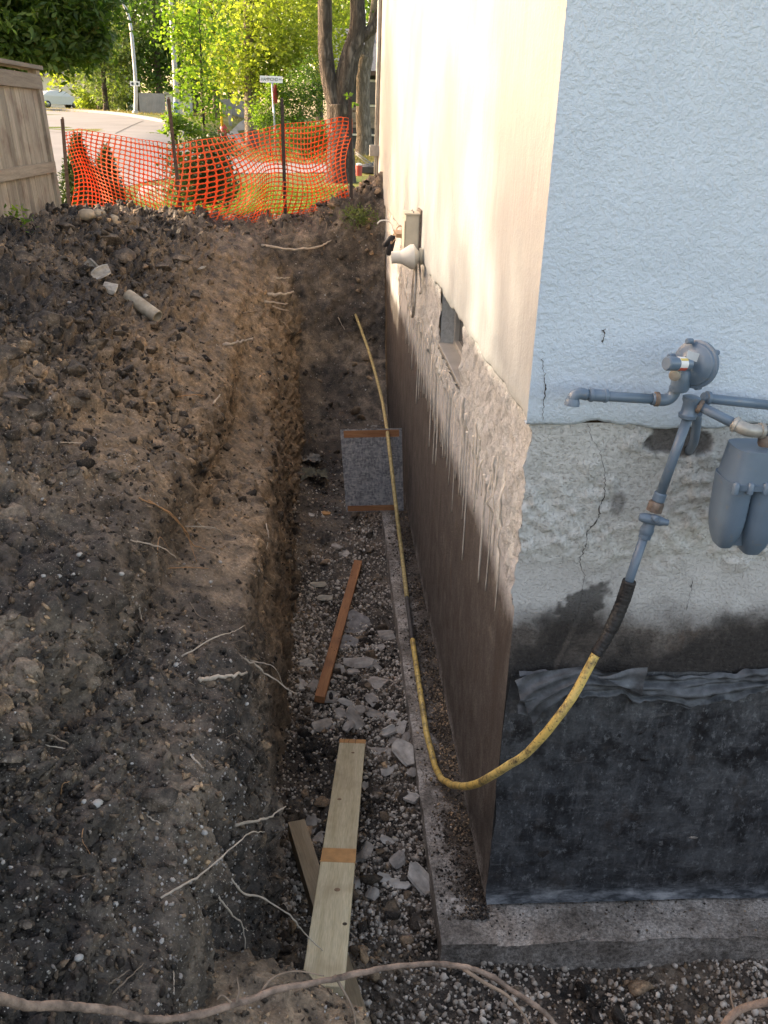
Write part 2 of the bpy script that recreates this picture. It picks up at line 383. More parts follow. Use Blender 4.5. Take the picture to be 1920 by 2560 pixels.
M['clay'] = flat('clay_tile', (.35, .31, .265), .85, var=.45, scale=14, bump=.4); M['clay_lt'] = flat('pale_clay_tile', (.47, .43, .375), .85, var=.4, scale=14, bump=.4)
M['clay_tan'] = flat('tan_clay_pipe', (.40, .35, .27), .85, var=.3, scale=16, bump=.4)
M['slab'] = flat('grey_slab', (.20, .185, .17), .9, var=.5, scale=18, bump=.6)
M['root'] = flat('root_bark', (.22, .165, .115), .8, var=.35, scale=22, bump=.4); M['root_pale'] = flat('peeled_root', (.42, .35, .27), .75, var=.25, scale=25)
M['root_big'] = flat('thick_root_bark', (.23, .165, .12), .85, var=.65, scale=26, bump=1.); M['root_or'] = flat('orange_root', (.36, .20, .09), .75, var=.3, scale=25)
M['whitestone'] = flat('white_stone', (.36, .34, .305), .7, var=.25, scale=20); M['tanstone'] = flat('tan_stone', (.42, .34, .24), .8, var=.25, scale=12, bump=.4)
M['orange'] = None
def netm():
    t = NT('orange_plastic'); t.col((.86, .17, .045)).rough(.5, .4)
    tr = t.n('ShaderNodeBsdfTranslucent'); tr.inputs[0].default_value = (.95, .20, .04, 1); mx = t.n('ShaderNodeMixShader'); mx.inputs[0].default_value = .35
    out = t.t.nodes['Material Output']; t.l(t.b.outputs[0], mx.inputs[1]); t.l(tr.outputs[0], mx.inputs[2]); t.l(mx.outputs[0], out.inputs[0]); return t.m
M['orange'] = netm()
M['post'] = flat('rusty_steel_post', (.105, .062, .042), .75, .2, .4, 25, .3); M['post2'] = flat('dark_steel_post', (.05, .038, .033), .75, .2, .3, 25)
def leaf(name, c0, c1, tr=.45, trc=None):
    t = NT(name); k = t.ramp(t.island(), [(0, c0), (1, c1)]); k = t.mix(1., k, t.ramp(t.noise(1.2, 2), [(.3, .75), (.7, 1.2)]), 'MULTIPLY')
    t.col(k).rough(.5, .35); x = t.n('ShaderNodeBsdfTranslucent')
    t.l(t.mix(1., k, trc or (1.6, 1.9, .6), 'MULTIPLY'), x.inputs[0])
    mx = t.n('ShaderNodeMixShader'); mx.inputs[0].default_value = tr; out = t.t.nodes['Material Output']
    t.l(t.b.outputs[0], mx.inputs[1]); t.l(x.outputs[0], mx.inputs[2]); t.l(mx.outputs[0], out.inputs[0]); return t.m
M['leaf_dark'] = leaf('dark_leaf', (.040, .080, .016), (.10, .155, .032), .4)
M['leaf_mid'] = leaf('mid_leaf', (.06, .11, .018), (.13, .20, .035), .45)
M['leaf_yel'] = leaf('yellow_green_leaf', (.14, .17, .03), (.29, .31, .075), .6)
M['leaf_fresh'] = leaf('fresh_leaf', (.075, .13, .02), (.16, .225, .04), .55)
M['leaf_grey'] = leaf('grey_green_leaf', (.10, .135, .05), (.20, .24, .10), .4)
M['leaf_cedar'] = leaf('cedar_leaf', (.030, .055, .018), (.07, .10, .03), .2)
M['leaf_dry'] = leaf('dry_leaf', (.16, .10, .05), (.26, .17, .08), .3, (1.2, 1.1, .8))
def bark(name, a, b, s=20):
    t = NT(name); n = t.noise(s, 5, .65, t.co((1, 1, .22)), .8); t.col(t.ramp(n, [(.36, a), (.64, b)])).rough(.9, .2)
    t.bump(t.ramp(n, [(.4, 0.), (.6, 1.)]), 1., .05); return t.m
M['bark'] = bark('furrowed_bark', (.045, .036, .030), (.17, .14, .115), 11); M['bark_lt'] = bark('pale_bark', (.12, .10, .075), (.30, .255, .20), 14)
M['twig'] = flat('twig', (.06, .048, .038), .9)
def grass_mat():
    t = NT('lawn_grass'); a = t.noise(.35, 4); b = t.noise(25, 4, .7)
    k = t.ramp(a, [(.38, (.085, .125, .022)), (.6, (.19, .185, .05))]); t.col(t.mix(1., k, t.ramp(b, [(.3, .55), (.7, 1.35)]), 'MULTIPLY')).rough(.9, .2)
    t.bump(b, 1., .05); return t.m
M['grass'] = grass_mat()
M['blade'] = leaf('grass_blade', (.06, .11, .015), (.15, .19, .04), .4)
M['blade_dry'] = leaf('dry_grass', (.17, .16, .05), (.30, .26, .10), .4, (1.2, 1.2, .7))
M['road'] = flat('concrete_road', (.19, .185, .18), .9, var=.12, scale=.6, bump=.1); M['walk'] = flat('concrete_walk', (.26, .25, .235), .9, var=.12, scale=1.2, bump=.1)
M['tar'] = flat('tar_joint', (.06, .058, .055), .9)
M['pole'] = flat('galvanised_pole', (.40, .41, .42), .5, .5, .12, 3)
M['sign'] = flat('sign_white', (.72, .74, .72), .4, var=.04); M['ink'] = flat('sign_ink', (.03, .04, .035), .5); M['stop'] = flat('stop_red', (.36, .03, .03), .45, var=.1)
M['hyd'] = flat('hydrant_red', (.40, .055, .04), .5, var=.2); M['mark'] = flat('marker_yellow', (.65, .42, .02), .5, var=.1)
M['gfence'] = flat('grey_boards', (.25, .25, .245), .8, var=.15, scale=2); M['gfence2'] = flat('pale_panel', (.46, .46, .45), .7, var=.06)
M['siding'] = flat('white_siding', (.66, .62, .54), .7, var=.06); M['roofm'] = flat('grey_shingle', (.16, .165, .175), .9, var=.35, scale=12)
M['stonew'] = flat('stone_veneer', (.25, .21, .165), .85, var=.4, scale=4, bump=.4); M['stonew2'] = flat('brown_stone', (.115, .075, .05), .85, var=.2)
M['trim'] = flat('cream_trim', (.60, .57, .48), .6, var=.05); M['dwall'] = flat('dark_wall', (.05, .048, .046), .8)
M['carw'] = flat('white_car_paint', (.70, .70, .69), .25, var=.03); M['tyre'] = flat('tyre_rubber', (.02, .02, .02), .8); M['carg'] = flat('car_glass', (.03, .035, .04), .1)
M['rim'] = flat('alloy_rim', (.3, .3, .3), .35, .7); M['tail'] = flat('tail_light', (.25, .02, .02), .3)
M['steel'] = flat('galvanised_steel', (.30, .29, .27), .5, .4)

# ------------------------------------------------------------------ the lay of the dirt
def lin_soft(p, n=220, w=2):
    L = np.concatenate([[0], np.cumsum(np.linalg.norm(np.diff(p, axis=0), axis=1))]); s = np.linspace(0, L[-1], n)
    q = np.stack([np.interp(s, L, p[:, c]) for c in range(2)], -1); e = np.concatenate([np.repeat(q[:1], w, 0), q, np.repeat(q[-1:], w, 0)])
    k = np.ones(2*w+1)/(2*w+1); r = np.stack([np.convolve(e[:, c], k, 'valid') for c in range(2)], -1); r[0] = q[0]; r[-1] = q[-1]; return r
def loft(ykeys, prof, ys, ns, swap=False):
    prof = np.asarray(prof, float); out = []
    for y in ys:
        p = np.stack([np.stack([np.interp(y, ykeys, prof[:, k, c]) for c in (0, 1)]) for k in range(prof.shape[1])])
        q = lin_soft(p); L = np.concatenate([[0], np.cumsum(np.linalg.norm(np.diff(q, axis=0), axis=1))])
        s = np.linspace(0, L[-1], ns); out.append(np.stack([np.interp(s, L, q[:, 0]), np.full(ns, y), np.interp(s, L, q[:, 1])], -1))
    G = np.array(out)
    if swap: G = G[..., [1, 0, 2]]
    return G
def normals(G):
    du = np.gradient(G, axis=0); dv = np.gradient(G, axis=1); N = np.cross(dv, du)
    N /= np.linalg.norm(N, axis=-1, keepdims=True)+1e-9; return N
def dirt(G, N, clump, seed, amp=1.):
    P = G.reshape(-1, 3); n = N.reshape(-1, 3); c = clump.reshape(-1)
    face = 1-np.clip(n[:, 2], 0, 1)
    d = .05*fbm(P*1.3, 4, seed)+.024*fbm(P*6, 4, seed+3)
    wob = np.stack([fbm(P*9, 3, seed+k) for k in (20, 21, 22)], -1)
    d += c*.04*(.5-np.abs(fbm(P*6.5+.2*wob, 4, seed+51, .6)))
    for fr, am, lo in ((5.5, .075, 0.), (11., .034, .15), (24., .013, .5)):
        f1, f2, hid = worley(P*fr*np.array([1, 1, 1.15])+.42*wob, seed+int(fr))
        blk = np.clip((f2-f1)*2.4, 0, 1)*(.25+hid)+.5*np.clip(.7-f1, 0, 1)
        d += (lo+(1-lo)*c)*am*blk
    f1, f2, hid = worley(P*52+.4*wob, seed+7); d += .012*np.clip((f2-f1)*2, 0, 1)*(.2+hid)
    f1, f2, hid = worley(P*105, seed+17); d += .005*np.clip((f2-f1)*2, 0, 1)*(.2+hid)
    d += face*.035*fbm(P*np.array([9, 9, 2.2]), 4, seed+8)
    return (P+n*(d*amp)[:, None]).reshape(G.shape)

ky = [-2.8, -1.2, 0, 1.5, 3.0, 4.5, 6.0, 7.3, 8.2, 9.4]
prof = [
 [(-5.2,-.40),(-3.5,-.02),(-2.6,-.22),(-2.0,-.42),(-1.72,-.60),(-1.66,-.70),(-1.18,-1.12),(-1.08,-1.7),(-.98,-2.55)],
 [(-5.2,-.40),(-3.5,-.04),(-2.6,-.26),(-2.0,-.48),(-1.66,-.68),(-1.60,-.79),(-1.14,-1.12),(-1.05,-1.7),(-.96,-2.55)],
 [(-5.2,-.40),(-3.5,-.04),(-2.6,-.30),(-2.0,-.56),(-1.60,-.70),(-1.555,-.99),(-1.12,-1.12),(-1.03,-1.8),(-.95,-2.55)],
 [(-5.2,-.40),(-3.5,-.04),(-2.6,-.32),(-2.0,-.62),(-1.56,-.86),(-1.515,-1.17),(-1.11,-1.26),(-1.03,-1.85),(-.98,-2.55)],
 [(-5.2,-.40),(-3.5,-.05),(-2.6,-.36),(-2.0,-.74),(-1.57,-1.02),(-1.525,-1.35),(-1.20,-1.50),(-1.08,-2.0),(-1.0,-2.55)],
 [(-5.2,-.40),(-3.5,-.06),(-2.7,-.38),(-2.05,-.78),(-1.59,-1.14),(-1.535,-1.44),(-1.22,-1.66),(-1.08,-2.1),(-.98,-2.5)],
 [(-5.2,-.40),(-3.5,-.08),(-2.8,-.30),(-2.1,-.62),(-1.63,-.92),(-1.57,-1.14),(-1.30,-1.45),(-1.13,-1.95),(-1.02,-2.45)],
 [(-5.2,-.42),(-3.5,-.10),(-2.9,-.16),(-2.2,-.36),(-1.75,-.58),(-1.64,-.68),(-1.42,-.92),(-1.26,-1.4),(-1.12,-2.2)],
 [(-5.2,-.42),(-3.5,-.14),(-2.9,-.15),(-2.2,-.26),(-1.75,-.36),(-1.60,-.42),(-1.40,-.60),(-1.2,-.9),(-1.0,-1.4)],
 [(-5.2,-.45),(-3.5,-.40),(-2.9,-.42),(-2.2,-.44),(-1.75,-.40),(-1.60,-.36),(-1.40,-.34),(-1.2,-.34),(-1.0,-.34)]]
ys = [-2.8]
while ys[-1] < 9.3: ys.append(ys[-1]+max(.0115, .0043*math.hypot(ys[-1]+3, 1.8)))
G = loft(ky, prof, ys, 400)
lump = np.clip(.25+sm(-1.7, -2.6, G[..., 0])*.85+.5*sm(6.3, 7.8, G[..., 1])+.45*fbm(G.reshape(-1, 3)*.9, 2, 91).reshape(G.shape[:2]), .05, 1.25)
lump = np.maximum(lump, .9*sm(.9, -.4, G[..., 1])*sm(-1.2, -1.4, G[..., 0]))
bank_V = dirt(G, normals(G), lump, 11)
bank_F = grid_faces(*G.shape[:2])
bank_me = mesh_np('trench_bank', bank_V.reshape(-1, 3), bank_F); q_ = G.reshape(-1, 3)
dry = sm(-2.5, -1.9, q_[:, 0]+.25*fbm(q_*1.5, 3, 95))*sm(.2, 1.6, q_[:, 1]+.6*fbm(q_*1.2, 2, 96))*sm(8.2, 7., q_[:, 1])
bank_me.attributes.new('dry', 'FLOAT', 'POINT').data.foreach_set('value', dry.astype(np.float32))
bank = tag(add('trench_bank', bank_me, M['soil']), kind='structure')
# far end of the trench
kx = [-2.4, -1.5, -.9, -.45, -.12, .02]
profE = [
 [(6.9,-2.3),(7.5,-1.6),(8.0,-.9),(8.3,-.5),(8.6,-.3),(9.1,-.32),(9.8,-.45),(11.6,-.62)],
 [(6.4,-2.55),(7.3,-2.05),(7.8,-1.5),(8.2,-.9),(8.55,-.42),(9.0,-.34),(9.8,-.46),(11.6,-.62)],
 [(6.2,-2.6),(7.3,-2.1),(7.85,-1.6),(8.25,-.9),(8.6,-.34),(9.0,-.20),(9.8,-.36),(11.6,-.62)],
 [(6.2,-2.6),(7.4,-2.1),(7.95,-1.6),(8.35,-.85),(8.65,-.22),(9.1,.02),(9.9,-.16),(11.6,-.62)],
 [(6.2,-2.6),(7.4,-2.1),(8.0,-1.6),(8.4,-.8),(8.7,-.12),(9.3,.22),(10.1,.05),(11.6,-.62)],
 [(6.2,-2.6),(7.4,-2.1),(8.0,-1.6),(8.4,-.8),(8.7,-.10),(9.3,.26),(10.1,.08),(11.6,-.62)]]
GE = loft(kx, profE, np.linspace(-2.4, .02, 70), 190, True)
NE = -normals(GE)
lumpE = np.clip(.35+1.*sm(8.4, 8.9, GE[..., 1])+.2*fbm(GE.reshape(-1, 3), 2, 5).reshape(GE.shape[:2]), 0, 1.4)
end_V = dirt(GE, NE, lumpE, 41)
end_V[..., 0] = np.minimum(end_V[..., 0], np.where(GE[..., 1] < 10.42, -.012, 3.))
end_bank = tag(add('trench_end_bank', mesh_np('trench_end_bank', end_V.reshape(-1, 3), grid_faces(*GE.shape[:2])), M['soil']), kind='structure')
# floor of the trench (turns the corner along the near wall)
yf = [-1.5]
while yf[-1] < 8.4: yf.append(yf[-1]+max(.013, .0042*(yf[-1]+3.8)))
xf = np.linspace(-1.35, 2.4, 250)
X, Y = np.meshgrid(xf, yf); GF = np.stack([X, Y, -2.45+0*X], -1)
GF[..., 2] += .28*sm(6.2, 8.0, Y)+.04*sm(-.7, -1.1, X)
GF[..., 2] += .05*sm(-.75, -1.0, X)
NF = np.zeros_like(GF); NF[..., 2] = 1
lumpF = np.clip(.30+.75*fbm(GF.reshape(-1, 3)*1.7, 3, 77).reshape(X.shape), .02, .9)
fl_V = dirt(GF, NF, lumpF, 61, .8); keep = (X < .1) | (Y < .1)
Ff = grid_faces(*X.shape); kk = keep.reshape(-1)[Ff].any(1)
trench_floor = tag(add('trench_floor', mesh_np('trench_floor', fl_V.reshape(-1, 3), Ff[kk]), M['soil_floor']), kind='structure')
# near bank the photographer stands on
kn = [-2.2, -1.25, -1.0, -.78, -.6, -.45, 0., 2.4]
profN = [
 [(-3.4,-1.0),(-1.6,-1.15),(-1.0,-1.3),(-.55,-1.6),(-.35,-2.0),(-.30,-2.6)],
 [(-3.4,-1.0),(-1.6,-1.30),(-1.12,-1.40),(-.88,-1.44),(-.74,-1.9),(-.68,-2.6)],
 [(-3.4,-1.0),(-1.6,-1.36),(-1.16,-1.46),(-.88,-1.50),(-.76,-1.95),(-.70,-2.6)],
 [(-3.4,-1.0),(-1.6,-1.40),(-1.18,-1.52),(-.90,-1.57),(-.80,-2.0),(-.74,-2.6)],
 [(-3.4,-1.0),(-1.7,-1.45),(-1.24,-1.60),(-.98,-1.68),(-.90,-2.1),(-.82,-2.6)],
 [(-3.4,-1.0),(-1.8,-1.5),(-1.38,-1.66),(-1.22,-1.86),(-1.1,-2.15),(-1.0,-2.6)],
 [(-3.4,-1.0),(-1.9,-1.5),(-1.5,-1.7),(-1.35,-1.95),(-1.25,-2.2),(-1.15,-2.6)],
 [(-3.4,-1.0),(-1.9,-1.5),(-1.5,-1.7),(-1.35,-1.95),(-1.25,-2.2),(-1.15,-2.6)]]
GN = loft(kn, profN, np.linspace(-2.2, 2.4, 230), 130, True)
nb_V = dirt(GN, -normals(GN), np.clip(.15+.3*fbm(GN.reshape(-1, 3)*2, 2, 15).reshape(GN.shape[:2]), 0, .5), 71, .7)
nb_me = mesh_np('near_bank', nb_V.reshape(-1, 3), grid_faces(*GN.shape[:2])); nb_me.attributes.new('dry', 'FLOAT', 'POINT').data.foreach_set('value', np.full(nb_V.size//3, .9, np.float32))
near_bank = tag(add('near_bank', nb_me, M['soil']), kind='structure')
# surrounding land, one sheet to the horizon, open where the dig and the house are
gx = np.concatenate([[-700, -400, -250, -160], np.arange(-110, -30, 5.), np.arange(-30, -8, 1.), np.arange(-8, 3, .25), np.arange(3, 20, 1.), np.arange(20, 110, 6.), [160, 300, 700]])
gy = np.concatenate([[-700, -300, -120, -50, -20, -8, -5, -3.3], np.arange(-2.75, 9, .75), np.arange(9, 26, .25), np.arange(26, 110, 1.5), [120, 150, 220, 350, 700]])
X, Y = np.meshgrid(gx, gy); Z = gz(X, Y); P = np.stack([X, Y, Z], -1)
P[..., 2] += .03*fbm(P.reshape(-1, 3)*.5, 3, 3).reshape(X.shape)*(np.abs(Y) < 120)
P[..., 2] -= .5*((X > -3.9) & (X < 12) & (Y > -3.4) & (Y < 10.0))
Fg = grid_faces(*X.shape); cx = P.reshape(-1, 3)[Fg].mean(1)
hole = (cx[:, 0] > -4.2) & (cx[:, 0] < 11) & (cx[:, 1] > -3.3) & (cx[:, 1] < 9.2)
lawn = tag(add('lawn', mesh_np('lawn', P.reshape(-1, 3), Fg[~hole]), M['grass']), kind='structure')

BVHS = []
def add_bvh(o):
    me = o.data; BVHS.append(BVHTree.FromPolygons([v.co[:] for v in me.vertices], [p.vertices[:] for p in me.polygons]))
def bvh_np(V, F): BVHS.append(BVHTree.FromPolygons(V.reshape(-1, 3).tolist(), F.tolist()))
bvh_np(bank_V, bank_F); bvh_np(end_V, grid_faces(*GE.shape[:2])); bvh_np(fl_V, Ff[kk]); bvh_np(nb_V, grid_faces(*GN.shape[:2]))
def hit(dx, dy):
    d = Vector(ray(dx, dy)); ln = d.length; d.normalize(); best = None
    for b in BVHS:
        r = b.ray_cast(Vector(CAM), d)
        if r[0] is not None and (best is None or r[3] < best[2]): best = (np.array(r[0]), np.array(r[1]), r[3])
    if best is None:
        p = on_ground(dx, dy); best = (p, np.array([0, 0, 1.]), np.linalg.norm(p-CAM))
    return best
def drop(x, y, z0=1.):
    best = None
    for b in BVHS:
        r = b.ray_cast(Vector((x, y, z0)), Vector((0, 0, -1)))
        if r[0] is not None and (best is None or r[0].z > best): best = r[0].z
    return best if best is not None else float(gz(x, y))

# ------------------------------------------------------------------ loose soil and gravel
def ico(sub, jit, seed, squash=(1, 1, 1)):
    bm = bmesh.new(); bmesh.ops.create_icosphere(bm, subdivisions=sub, radius=1); r = random.Random(seed)
    for v in bm.verts: v.co = Vector([c*s for c, s in zip(v.co*(1+r.uniform(-jit, jit)), squash)])
    V = np.array([v.co[:] for v in bm.verts]); F = np.array([[w.index for w in f.verts] for f in bm.faces]); bm.free()
    if jit > .2 or sub == 3:                                  # broken faces
        rg = np.random.default_rng(seed)
        for k in range(9 if sub < 3 else 14):
            n = rg.normal(size=3); n /= np.linalg.norm(n); n = n/np.array(squash); n /= np.linalg.norm(n); e = (V@n).max()*rg.uniform(.38, .8)
            V = V-np.outer(np.maximum(0, V@n-e), n)
    return V, F
def scatter(name, pts, nrm, sizes, shapes, m, smooth, sink=.25, parent=None, small=None, thr=0.):
    n = len(pts); V = []; F = []; off = 0; which = RNG.integers(0, len(shapes), n)
    if small is not None:                                     # the little ones get simpler shapes
        k0 = len(shapes); shapes = list(shapes)+list(small); which = np.where(sizes < thr, k0+RNG.integers(0, len(small), n), which)
    for k, (sv, sf) in enumerate(shapes):
        idx = np.where(which == k)[0]; c = len(idx)
        if not c: continue
        q = RNG.normal(size=(c, 4)); q /= np.linalg.norm(q, axis=1)[:, None]; w, x, y, z = q.T
        Rm = np.stack([1-2*(y*y+z*z), 2*(x*y-z*w), 2*(x*z+y*w), 2*(x*y+z*w), 1-2*(x*x+z*z), 2*(y*z-x*w), 2*(x*z-y*w), 2*(y*z+x*w), 1-2*(x*x+y*y)], -1).reshape(c, 3, 3)
        v = np.einsum('cij,vj->cvi', Rm, sv)*sizes[idx][:, None, None]+(pts[idx]+nrm[idx]*(sizes[idx]*(1-2*sink)*.5)[:, None])[:, None]
        V.append(v.reshape(-1, 3)); F.append((sf[None]+(np.arange(c)*len(sv))[:, None, None]).reshape(-1, 3)+off); off += c*len(sv)
    return add(name, mesh_np(name, np.concatenate(V), np.concatenate(F), smooth), m, parent)
def sample(Vg, n, wfun):
    P = Vg.reshape(-1, 3); Fq = grid_faces(*Vg.shape[:2]); a, b, c, d = (P[Fq[:, k]] for k in range(4))
    N = np.cross(c-a, d-b); A = np.linalg.norm(N, axis=1); N = N/(A[:, None]+1e-12); N *= np.where(N[:, 2:3] < 0, -1, 1)
    ctr = (a+c)/2; w = A*wfun(ctr); w /= w.sum(); i = RNG.choice(len(w), n, p=w); u, v = RNG.random((2, n, 1))
    return a[i]*(1-u)*(1-v)+b[i]*u*(1-v)+c[i]*u*v+d[i]*(1-u)*v, N[i]
near_w = lambda c: 1/((c[:, 0]-CAM[0])**2+(c[:, 1]-CAM[1])**2+1.)
CL = [ico(1, .38, s, (1, random.uniform(.6, .9), random.uniform(.45, .8))) for s in range(8)]
CL2 = [ico(2, .24, s+50, (1, random.uniform(.6, .9), random.uniform(.5, .8))) for s in range(6)]
PB = [ico(1, .16, s+90, (1, random.uniform(.7, .95), random.uniform(.5, .8))) for s in range(6)]
def octa(jit, seed, sq):
    r = np.random.default_rng(seed); V = np.array([(1, 0, 0), (-1, 0, 0), (0, 1, 0), (0, -1, 0), (0, 0, 1), (0, 0, -1.)])*(1+r.uniform(-jit, jit, (6, 1)))*np.array(sq)+r.uniform(-jit, jit, (6, 3))*.5
    return V*1.12, np.array([(0, 2, 4), (2, 1, 4), (1, 3, 4), (3, 0, 4), (2, 0, 5), (1, 2, 5), (3, 1, 5), (0, 3, 5)])
C8 = [octa(.3, s+300, (1, random.uniform(.6, .9), random.uniform(.5, .85))) for s in range(10)]
P8 = [octa(.14, s+330, (1, random.uniform(.75, .95), random.uniform(.6, .85))) for s in range(8)]
def powr(n, lo, hi, k=2.2): return lo*(1+(RNG.random(n)*((hi/lo)**(1-k)-1)))**(1/(1-k))
lumpw = lambda c: near_w(c)*np.clip(.30+sm(-1.7, -2.5, c[:, 0])+sm(.7, -.6, c[:, 1])*sm(-1.15, -1.4, c[:, 0])+.9*fbm(c*1.1, 2, 91), .05, 2)
p, n = sample(bank_V, 42000, lambda c: lumpw(c)+.35*near_w(c)); tag(scatter('soil_crumbs', p, n, powr(len(p), .007, .027), CL, M['clod'], False, .2, None, C8, .016), kind='stuff')
p, n = sample(bank_V, 9500, lambda c: lumpw(c)**1.5/near_w(c)*(.12+sm(1.0, 2.6, c[:, 1]))); tag(scatter('soil_lumps', p, n, powr(len(p), .018, .066, 2.3), CL2, M['clod'], False, .3, None, CL, .040), kind='stuff')
p, n = sample(bank_V, 15000, lambda c: near_w(c)*np.clip(.25+fbm(c*1.6, 3, 191), .05, 1)); tag(scatter('bank_pebbles', p, n, powr(len(p), .003, .011, 3.), PB, M['pebble'], True, .35, None, P8, .007), kind='stuff')
p, n = sample(end_V, 1800, lambda c: .2+sm(8.3, 8.8, c[:, 1])); s_ = powr(len(p), .015, .08); k_ = p[:, 0] < -.1; tag(scatter('end_bank_lumps', p[k_], n[k_], s_[k_], CL2, M['clod'], False, .25, None, CL, .045), kind='stuff')
p, n = sample(end_V, 1200, lambda c: 1+0*c[:, 0]); k_ = p[:, 0] < -.04; tag(scatter('end_bank_pebbles', p[k_], n[k_], powr(len(p), .006, .016)[k_], PB, M['pebble'], True), kind='stuff')
p, n = sample(nb_V, 3500, lambda c: sm(-2, -1.2, c[:, 1])*sm(.3, -.6, c[:, 0])+.05); tag(scatter('near_bank_crumbs', p, n, powr(len(p), .005, .02), CL, M['clod'], False, .25, None, C8, .012), kind='stuff')
p, n = sample(nb_V, 900, lambda c: sm(-2, -1.2, c[:, 1])+.02); tag(scatter('near_bank_pebbles', p, n, powr(len(p), .003, .01), PB, M['pebble'], True), kind='stuff')
def gravelw(c):
    b = sm(-.12, .30, fbm(c*np.array([1.5, 1.1, 1.]), 3, 300)+.28*sm(-.75, -.5, c[:, 0]))
    zone = .18+b*(.55+.9*sm(1.0, 2.3, c[:, 1])*sm(3.4, 2.4, c[:, 1])+.5*sm(4.2, 4.6, c[:, 1])*sm(5.4, 4.8, c[:, 1]))
    zone = np.where(c[:, 1] < -.1, .16+.30*sm(-.3, .4, fbm(c*2.6, 3, 305))*(1+.5*sm(.0, .5, c[:, 0])), zone)
    inside = ((c[:, 0] < -.20) | (c[:, 1] < -.20)) & (c[:, 0] > -1.08)
    return zone*inside*near_w(c)*sm(6.8, 5., c[:, 1])
fg = fl_V
p, n = sample(fg, 33000, gravelw); tag(scatter('drain_gravel', p, n, powr(len(p), .0055, .021, 2.6), PB, M['gravel'], True, .15, None, P8, .013), kind='stuff')
p, n = sample(fg, 11000, lambda c: near_w(c)*(((c[:, 0] < -.24) | (c[:, 1] < -.24)) & (c[:, 0] > -1.1))*np.clip(.25-fbm(c*1.5, 3, 300), .1, 1)); tag(scatter('floor_crumbs', p, n, powr(len(p), .008, .035), CL, M['clod'], False, .25, None, C8, .016), kind='stuff')
p, n = sample(fg, 420, lambda c: near_w(c)*(((c[:, 0] < -.3) | (c[:, 1] < -.3)) & (c[:, 0] > -1.1))*np.clip(.2-fbm(c*1.5, 3, 300), .03, 1)); tag(scatter('floor_lumps', p, n, powr(len(p), .03, .075), CL2, M['clod'], False), kind='stuff')

# ------------------------------------------------------------------ the house
house = thing('house', 'white stucco house with exposed stained concrete foundation beside the trench', 'house')
HL = 10.38; ZB = -2.28
def z6(x, y): return ((1200+x/2.304)/D2P, (800+y/2.304)/D2P)
def end_disp(x, z):
    P = np.stack([x, 0*x, z], -1)
    rough = sm(-.60, -.50, z+.05*fbm(P*np.array([7, 1, 7]), 3, 401))
    patch = sm(-.25, .25, fbm(P*4.5, 3, 402)+.1)
    d = rough*(.011+.011*patch*fbm(P*32, 4, 403)+.006*patch*np.abs(fbm(P*15, 3, 404))+.006*fbm(P*5, 3, 406))
    d += .003*fbm(P*8, 3, 405)
    c = at(1458, 950, 'y', 0.); q = np.hypot((x-c[0])/.105, (z-c[2])/.062)+.35*fbm(P*14, 3, 407)
    bare = sm(1.15, .9, q)*rough
    c2 = at(1333, 1085, 'y', 0.); q2 = np.hypot((x-c2[0])/.03, (z-c2[2])/.05)+.2*fbm(P*14, 3, 417)
    d = d*(1-.85*bare)
    return np.maximum(d, 0), np.maximum(bare, .6*sm(1.2, .7, q2)), rough
xs = np.arange(0, 1.75, .0085); zs = np.arange(ZB, .006, .0085)
X, Z = np.meshgrid(xs, zs); d, bare, rgh = end_disp(X.ravel(), Z.ravel())
def long_disp(y, z):
    P = np.stack([0*y, y, z], -1); edge = -.50+.05*fbm(P*np.array([1, 6, 1.]), 3, 501)-.20*sm(.9, 0, y); rg = sm(-.02, .015, z-edge)
    f1, f2, hid = worley(P*np.array([1, 26, 22]), 77)
    dl = rg*(.010+.010*fbm(P*np.array([1, 22, 16]), 4, 502)+.004*fbm(P*60, 2, 503))+.028*np.exp(-((z-edge)/.018)**2)*np.clip(.75-f1, 0, 1)*sm(-.15, .3, fbm(P*3.1, 2, 512)+.15)
    cor = sm(1.2, 1.4, y)*sm(3.15, 2.95, y)*sm(-.95, -.75, z); dl += cor*.010*np.maximum(0, np.sin(y*2*math.pi/.085))**3   # left by the old window well
    return np.maximum(dl+.003*fbm(P*np.array([1, 9, 1.2]), 3, 504), 0)
cw = 1-sm(0, .02, X.ravel()); zc = Z.ravel()
V = np.stack([X.ravel()-cw*long_disp(0*zc, zc), -d, Z.ravel()], -1)
me = mesh_np('foundation_wall', V, grid_faces(*X.shape)); a = me.attributes.new('bare', 'FLOAT', 'POINT'); a.data.foreach_set('value', bare.astype(np.float32))
q_ = np.stack([X.ravel(), 0*X.ravel(), Z.ravel()], -1); n3 = fbm(q_*np.array([7, 1, 5.]), 5, 421, .6)
tar = sm(-.79, -.97, q_[:, 2]+.12*n3)*.88
cb_ = at(*z6(560, 1690), 'y', 0.); qq = np.hypot((q_[:, 0]-cb_[0]-.25*(q_[:, 2]-cb_[2]))/.055, (q_[:, 2]-cb_[2])/.13)+1.0*n3+.4*fbm(q_*40, 3, 423); tar = np.maximum(tar, .8*sm(1.25, .7, qq))
tar *= 1-.8*sm(.016, .008, np.abs(q_[:, 0]-cb_[0]-.22*(q_[:, 2]-cb_[2])+.012*n3))*sm(-.9, -.80, -q_[:, 2]-1.7)
me.attributes.new('tar', 'FLOAT', 'POINT').data.foreach_set('value', np.clip(tar, 0, 1).astype(np.float32))
add('foundation_wall', me, M['found'], house)
box('foundation_core', (1.748, .0, ZB), (10.6, .25, 0), M['found'], house)
